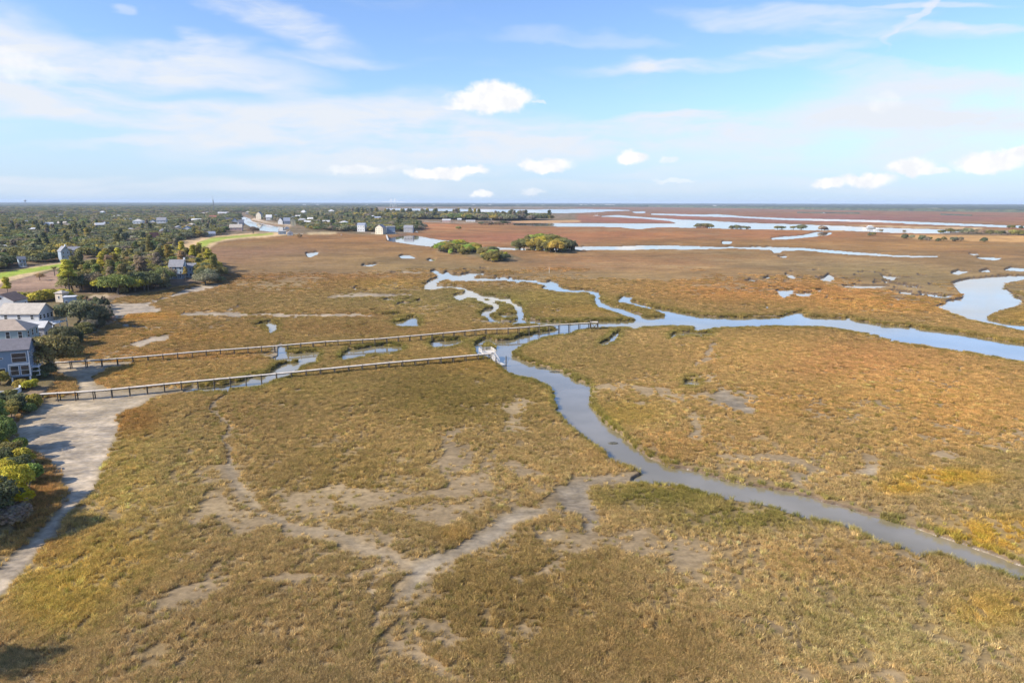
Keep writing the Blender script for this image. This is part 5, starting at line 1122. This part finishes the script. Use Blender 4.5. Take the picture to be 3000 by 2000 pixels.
# low yellow bushes along the back of the tan roof
for u, v in ((60,890),(80,888),(100,889),(122,886),(142,882),(160,879),(182,878),(200,884)): tree_px('shrub', u, v, 4.5+rg.random()*1.5, 'yellow green' if rg.random() < .6 else 'golden green', rg, 1.3, None, 'yellow bushes behind the tan roof')
def in_house(x, y, h):
    D = math.hypot(x, y)
    for (hx, hy, w_, d, r) in HOUSES:
        if abs(hx-x) > 400: continue
        hd = math.hypot(hx, hy)
        if hd > 5000: continue
        if math.hypot(hx-x, hy-y) < max(w_, d)*.62+1.5: return True
        an_ = abs(math.atan2(x, y)-math.atan2(hx, hy)); 
        if an_ < (w_*.55+3)/hd and hd-70 < D < hd: return (h > 4.5) or D > hd-30
    return False
def region(poly, space, jit=.5, dmax=1e9):
    Pw = [gp(u, max(v, 597+0), 0) for u, v in poly]; x0 = min(p.x for p in Pw); x1 = max(p.x for p in Pw); y0 = min(p.y for p in Pw); y1 = min(max(p.y for p in Pw), dmax)
    xs, ys = np.meshgrid(np.arange(x0, x1, space), np.arange(y0, y1, space)); xs = xs.ravel()+rg.uniform(-jit, jit, xs.size)*space; ys = ys.ravel()+rg.uniform(-jit, jit, ys.size)*space
    u, v = proj(xs, ys, 0.0); k = poly_mask(u, v, poly) & (np.hypot(xs, ys) < dmax)
    for fp, _ in FAIR+SAND: k &= ~poly_mask(u, v, fp)
    for wp in WATER: k &= ~poly_mask(u, v, wp)
    return list(zip(xs[k], ys[k], u[k], v[k]))
BELT = [(180,866),(205,842),(245,812),(300,800),(380,776),(440,764),(510,752),(540,762),(600,780),(655,820),(600,834),(500,847),(430,858),(330,872),(300,862),(250,864),(190,874)]
RA = [(-1400,604),(690,604),(700,634),(690,660),(650,690),(560,706),(500,722),(430,744),(380,748),(300,757),(200,767),(100,779),(45,792),(0,800),(-800,856),(-1400,890)]
RC = [(725,610),(1000,610),(1105,614),(1115,634),(1110,646),(1225,656),(1240,672),(1228,680),(1160,682),(1095,682),(1000,681),(905,676),(880,661),(850,657),(800,650),(745,637),(735,628)]
RD = [(1000,628),(1130,632),(1250,634),(1420,638),(1560,644),(1690,650),(1640,652),(1480,649),(1290,645),(1100,642),(1000,640)]
SHORE = [(160,1072),(185,1050),(215,1020),(262,990),(318,952),(335,938),(318,925),(285,925),(262,945),(225,965),(200,985),(150,1040)]; NSH = [(205,905),(240,886),(262,890),(318,890),(318,922),(262,938),(222,935)]; GARD = [(-60,1150),(60,1158),(110,1175),(100,1195),(62,1208),(38,1255),(50,1300),(30,1330),(-60,1330)]
HA = [(1285,740),(1296,728),(1340,726),(1385,732),(1410,742),(1370,750),(1310,748)]; HB = [(1400,750),(1435,748),(1490,760),(1500,768),(1440,772),(1410,762)]; HCc = [(1500,730),(1540,720),(1600,718),(1665,726),(1690,740),(1640,746),(1570,737)]
cand = []
for (x, y, u, v) in region(BELT, 5.9): cand.append((x, y, rg.choice(['live_oak_tree', 'bare_tree', 'cedar_tree', 'pine_tree', 'live_oak_tree'], p=[.46, .16, .07, .17, .14]), None, 'belt'))
for (x, y, u, v) in region(HA, 7.5): cand.append((x, y, rg.choice(['live_oak_tree', 'cedar_tree', 'shrub'], p=[.6, .15, .25]), None, 'left hummock'))
for (x, y, u, v) in region(HB, 6.5): cand.append((x, y, rg.choice(['shrub', 'live_oak_tree'], p=[.7, .3]), None, 'left hummock'))
for (x, y, u, v) in region(HCc, 8.5): cand.append((x, y, rg.choice(['live_oak_tree', 'cedar_tree', 'live_oak_tree']), None, 'right hummock'))
for (x, y, u, v) in region(SHORE, 3.1): cand.append((x, y, rg.choice(['shrub', 'cedar_tree', 'live_oak_tree'], p=[.7, .12, .18]), None, 'shore'))
for (x, y, u, v) in region(NSH, 3.6): cand.append((x, y, rg.choice(['shrub', 'cedar_tree'], p=[.7, .3]), None, 'shore'))
for (x, y, u, v) in region(GARD, 3.0): cand.append((x, y, 'shrub', None, 'garden'))
for (x, y, u, v) in region([(-60,1325),(40,1308),(88,1345),(98,1400),(80,1455),(20,1540),(-60,1600)], 2.7): cand.append((x, y, 'shrub', None, 'bank'))
auto = []
for (x, y, u, v) in region(RA, 10.8, dmax=1500)+region(RC, 11, dmax=2200): auto.append((x, y, u, v, 1.0))
for (x, y, u, v) in region(RD, 12, dmax=2900): auto.append((x, y, u, v, 1.8))
auto.sort(key=lambda q: math.hypot(q[0], q[1]))
def tone_for(where, r_):
    if where == 'shore': return rg.choice(['dark green', 'grey green', 'grey brown', 'russet brown', 'olive green'], p=[.34, .18, .22, .1, .16])
    if where == 'bank': return rg.choice(['bright yellow', 'yellow green', 'bright green', 'olive green', 'dark green'], p=[.08, .3, .27, .2, .15])
    if where == 'garden': return rg.choice(['dark green', 'mid green', 'bright green', 'olive green', 'golden green'])
    if where == 'belt': return rg.choice(['dark green', 'olive green', 'yellow green', 'grey brown', 'golden green', 'russet brown', 'grey green', 'mid green'], p=[.12, .27, .14, .11, .12, .04, .12, .08])
    if 'hummock' in where: return rg.choice(['yellow green', 'olive green', 'golden green', 'dark green', 'bright green'], p=[.10, .45, .15, .20, .10])
    return rg.choice(['dark green', 'olive green', 'grey green', 'grey brown', 'golden green', 'mid green', 'russet brown'], p=[.28, .24, .14, .14, .07, .08, .05])
def hfor(k, where):
    if where in ('shore', 'garden', 'bank'): return {'shrub': 2.6, 'cedar_tree': 4.2, 'live_oak_tree': 4.6}[k]*rg.uniform(.75, 1.25)
    if where in ('left hummock',): return {'live_oak_tree': 8.5, 'cedar_tree': 7.5, 'shrub': 4.6}[k]*rg.uniform(.7, 1.15)
    if where == 'right hummock': return {'live_oak_tree': 12.5, 'cedar_tree': 11}[k]*rg.uniform(.7, 1.15)
    return {'live_oak_tree': 8.0, 'bare_tree': 8.5, 'cedar_tree': 7.5, 'pine_tree': 12, 'shrub': 3, 'palm_tree': 7}[k]*rg.uniform(.75, 1.2)
for (x, y, k, _, wh) in cand:
    h = hfor(k, wh)*(1.28 if wh == 'belt' else 1.0)
    if in_house(x, y, h): continue
    tree(k, x, y, h, tone_for(wh, 0), rg, rg.uniform(.9, 1.15))
# shrubs dotted over the right marsh and the river islands
sh = [(zp([(1165,468),(1180,464),(1245,466),(1330,484),(1345,480),(1400,486),(1420,482),(1510,494),(1560,486),(1655,494),(1680,494),(1730,490),(1960,502),(945,392),(1175,400),(830,448),(860,440)], *G), 6, 'dotted over the tan marsh on the right'),
      (zp([(1530,410),(1560,412),(1600,408),(1625,418),(1680,415),(1730,420),(1790,415),(1800,425),(1860,422),(1900,428),(1930,430),(1980,424),(2020,432),(2080,430),(2130,436),(2190,436),(2250,438),(2300,436),(2340,440)], *G), 8, 'in the grey thicket at the right edge'),
      (zp([(1310,355),(1330,350),(1345,358),(1380,352),(1400,360),(1425,350),(1440,358),(1460,362)], 1650, 560, 3.36), 9, 'on the small river island'),
      (zp([(1655,364),(1675,362),(1700,360),(1720,364),(1745,362),(1760,364),(1800,366),(1825,366)], 1650, 560, 3.36), 8, 'on the river bank right of the island'),
      (zp([(2110,372),(2150,366),(2155,372),(2265,368),(2345,376)], 1650, 560, 3.36), 10, 'in a sparse row on the river bank'), (zp([(150,380),(360,388),(385,386),(2205,368),(2240,372),(2320,372)], *G), 8, 'scattered along the far right river'),
      (zp([(990,468),(1040,466),(1090,470),(1130,470),(1190,468),(1240,470),(1290,466),(1350,462)], 1200, 560, 4.704), 9, 'in the grey thicket on the island shore')]
for pts, h, wh in sh:
    for (u, v) in pts:
        tree_px('shrub' if h < 9 else 'live_oak_tree', u, v, h*rg.uniform(.7, 1.15), rg.choice(['dark green', 'grey green', 'olive green', 'grey brown']), rg, rg.uniform(1., 1.4), 'SHRUB '+wh)
# nearest village trees one by one, the rest as one wood
n_ind = 298-len([1 for q in TREES if q[1] != 'shrub']); woods = []
for (x, y, u, v, hk) in auto:
    D = math.hypot(x, y); k = rg.choice(['live_oak_tree', 'bare_tree', 'pine_tree', 'cedar_tree'], p=[.78, .13, .06, .03]); h = hfor(k, 'auto')*1.15*hk
    vis = -60 < u < 3060
    if in_house(x, y, h): continue
    if vis and n_ind > 0: tree(k, x, y, h, tone_for('auto', 0), rg, rg.uniform(1.1, 1.4)); n_ind -= 1
    else: woods.append((x, y, k, h, rg.uniform(1.1, 1.4)))
# labels for the trees: kind, tone, size and what they stand beside
SPOTS = [('the near fairway', gp(150, 795)), ('the far fairway', gp(650, 702)), ('the harbour', gp(770, 665)), ('the radio mast', gp(627, 622)), ('the left hummock in the marsh', gp(1335, 738)), ('the low right part of the left hummock', gp(1450, 762)), ('the right hummock in the marsh', gp(1600, 732)),
         ('the shadowed mud shore', gp(430, 850)), ('the sandy clearing on the shore', gp(285, 875)), ('the brown scrub', gp(110, 850)), ('the point of land', gp(630, 825)), ('the shore below the raised deck', gp(230, 990)), ('the left garden above the mud flat', gp(40, 1230)), ('the sunny bank below the mud flat bend', gp(30, 1420)), ('the bushy bank right of the white houses', gp(270, 915))]
def short(lb): return ' '.join(lb.split()[:7])
from collections import defaultdict
bylab = defaultdict(list)
for q in TREES:
    r, k, tn, x, y, lab, grp, h = q
    if lab and not lab.startswith('SHRUB'): r['label'] = lab; continue
    if lab: L_ = '%s %s bush %s' % ('tall' if h > 8 else 'low', tn, lab[6:]) if k != 'shrub' else '%s %s bush %s' % ('large' if r.scale[2]*2.6 > 6.5 else 'small', tn, lab[6:])
    elif grp: L_ = '%s bush in the row behind the long tan roof' % tn
    else:
        best = min([(math.hypot(x-p.x, y-p.y)*.8, nm, p.x, p.y) for nm, p in SPOTS]+[(math.hypot(x-hx, y-hy), None, hx, hy) for (hx, hy, *_r) in HOUSES if math.hypot(hx, hy) < 5000])
        nm = best[1]
        if nm is None:
            hl = [l for (l, hx, hy) in LANDMARK if abs(hx-best[2]) < .01 and abs(hy-best[3]) < .01][0]
            for cut in (' with ', ' beside ', ' behind ', ' in ', ' at ', ' on ', ' among ', ' above ', ' near ', ' of ', ' left ', ' by '):
                if cut in hl and len(hl.split(cut)[0].split()) >= 3: hl = hl.split(cut)[0]
            nm = 'the '+' '.join(hl.split()[:5])
        th = math.atan2(x, y)-math.atan2(best[2], best[3]); dd = math.hypot(x, y)-math.hypot(best[2], best[3]); lat = th*math.hypot(x, y)
        rel = ('right of' if lat > 0 else 'left of') if abs(lat) > abs(dd)*.6 else ('behind' if dd > 0 else 'in front of')
        szw = 'tall' if h > HT[k]*1.02 else ('small' if h < HT[k]*.86 else 'medium')
        L_ = '%s %s %s %s %s' % (szw, tn, NICE[k], rel, nm)
    r['label'] = L_; bylab[L_].append(r)
for L_, rs in bylab.items():
    if len(rs) > 1:
        for r in rs: r['group'] = L_
# the wood further back: one object
def low_coll(name):
    c_ = bpy.data.collections.new(name)
    for i, k in enumerate(['live_oak_tree', 'live_oak_tree', 'live_oak_tree', 'bare_tree', 'pine_tree', 'cedar_tree']):
        cr, tb = make_proto(k, np.random.default_rng(900+i), False); me = crown_me('low_crown', cr, MLEAFI)
        c_.objects.link(bpy.data.objects.new('low_%d' % i, me))
    return c_
LC = low_coll('low_trees'); kidx = {'live_oak_tree': (0, 1, 2), 'bare_tree': (3,), 'pine_tree': (4,), 'cedar_tree': (5,)}
far_pts = []
for poly, sp_, d0, d1 in ((RA, 14, 1500, 2600), (RC, 16, 2200, 3400), ([(-1400,603.5),(1100,606.5),(1100,614),(1000,622),(-1400,640)], 26, 2400, 6500)):
    for (x, y, u, v) in region(poly, sp_, dmax=d1):
        if math.hypot(x, y) > d0 and not in_house(x, y, 9): far_pts.append((x, y, rg.choice(['live_oak_tree', 'bare_tree', 'pine_tree', 'cedar_tree'], p=[.7, .12, .12, .06]), rg.uniform(8, 13), rg.uniform(1.2, 1.7)))
allw = woods+far_pts; print('kinds', {k: sum(1 for q in TREES if q[1] == k) for k in KINDS}); print('wood trees', len(woods), len(far_pts), 'individual', len(TREES))
n = len(allw); tn_names = ['dark green', 'olive green', 'grey green', 'grey brown', 'golden green', 'mid green']
tcol = 2.2*np.array([TONES[tn_names[i]] for i in rg.choice(6, n, p=[.28, .26, .18, .14, .07, .07])])*rg.uniform(.8, 1.2, n)[:, None]
wx_ = np.array([q[0] for q in allw]); wy_ = np.array([q[1] for q in allw]); wz = zlook(wx_, wy_)
sc = np.array([(q[3]/HT[q[2]]*q[4], q[3]/HT[q[2]]*q[4], q[3]/HT[q[2]]) for q in allw])
scatter('woodland', np.stack([wx_, wy_, wz], -1), sc, np.stack([np.zeros(n), np.zeros(n), rg.uniform(0, 6.28, n)], -1), tcol, np.array([rg.choice(kidx[q[2]]) for q in allw]), LC, 'continuous dark wood of oaks and pines reaching back to the left horizon', 'woodland')
# wooded shore along the horizon: a canopy with its own height and depth
def canopy(name, edge, dfar, hgt, cell_u, rowsd, label, hn=1.0, close_left=False):
    U_ = np.arange(edge[0][0], edge[-1][0], cell_u); vb = np.interp(U_, [e[0] for e in edge], [e[1] for e in edge])
    Xs = []; Ys = []; Zs = []
    base = [gp(u, v, 0) for u, v in zip(U_, vb)]; bx = np.array([p.x for p in base]); by = np.array([p.y for p in base]); bd = np.hypot(bx, by)
    for q in rowsd:
        k = (bd*(1-q)+np.maximum(dfar, bd*1.02)*q)/bd; x = bx*k; y = by*k; Xs.append(x); Ys.append(y)
        n_ = fbm(x, y, 60, 4, 17)*.55+fbm(x, y, 400, 3, 23)*.45; Zs.append(hgt*(.72+.62*(n_-.5)*2*.8*hn))
    Xs.insert(0, bx); Ys.insert(0, by); Zs.insert(0, np.full_like(bx, -.5))
    me = grid_mesh(name, np.array(Xs), np.array(Ys), np.array(Zs))
    m, t, b = mat(name+'_leaves'); pos = t.add('ShaderNodeNewGeometry').outputs['Position']
    n_ = t.add('ShaderNodeTexNoise', {'Vector': pos, 'Scale': .03, 'Detail': 6.0, 'Roughness': .7}).outputs[0]
    t.l.new(t.mix(t.mr(n_, .35, .65), (.030, .042, .032), (.085, .095, .055)), b.inputs['Base Color']); b.inputs['Roughness'].default_value = .9
    t.l.new(t.add('ShaderNodeBump', {'Height': n_, 'Strength': 1.0, 'Distance': 8.0}).outputs[0], b.inputs['Normal'])
    me.materials.append(m); put(name, me, 'stuff', label, 'woodland')
rows = [.0005, .004, .01, .02, .04, .07, .12, .2, .3, .45, .65, 1.0]
canopy('far_shore_woods', [(-2600,606.5),(700,606.5),(1500,605.5),(1900,606.5),(2200,611.5),(2600,618),(3000,623),(5600,650)], 24000, 21, 3, rows, 'blue hazy line of woods along the whole horizon')
canopy('village_woods', [(-2600,627),(700,617),(1100,613)], 6400, 8.5, 4, rows, 'low dark wood between the village and the horizon', .8)
canopy('island_thicket', [(2335,624.5),(2520,627)], 2750, 7, 3, [.1, .5, 1.0], 'thin dark thicket far out on the right marsh')
canopy('marsh_thicket', [(2755,630.5),(2850,633)], 2400, 6, 3, [.1, .5, 1.0], 'small dark thicket near the right horizon')

# ---------------------------------------------------------------- haze: a closed box of pale air
hz = MB().box(-33000, -300, -4, 33000, 31000, 88)
m = bpy.data.materials.new('air'); m.use_nodes = True; t = NT(m.node_tree); t.n.clear()
pv = t.add('ShaderNodeVolumePrincipled', {'Color': (.66, .80, 1.0, 1), 'Density': 4.2e-5})
t.l.new(pv.outputs[0], t.add('ShaderNodeOutputMaterial').inputs['Volume'])
o = hz.build('haze', m); o['kind'] = 'stuff'; o['label'] = 'thin pale blue air over the marsh'; o['category'] = 'haze'
print('objects', len(bpy.data.objects))
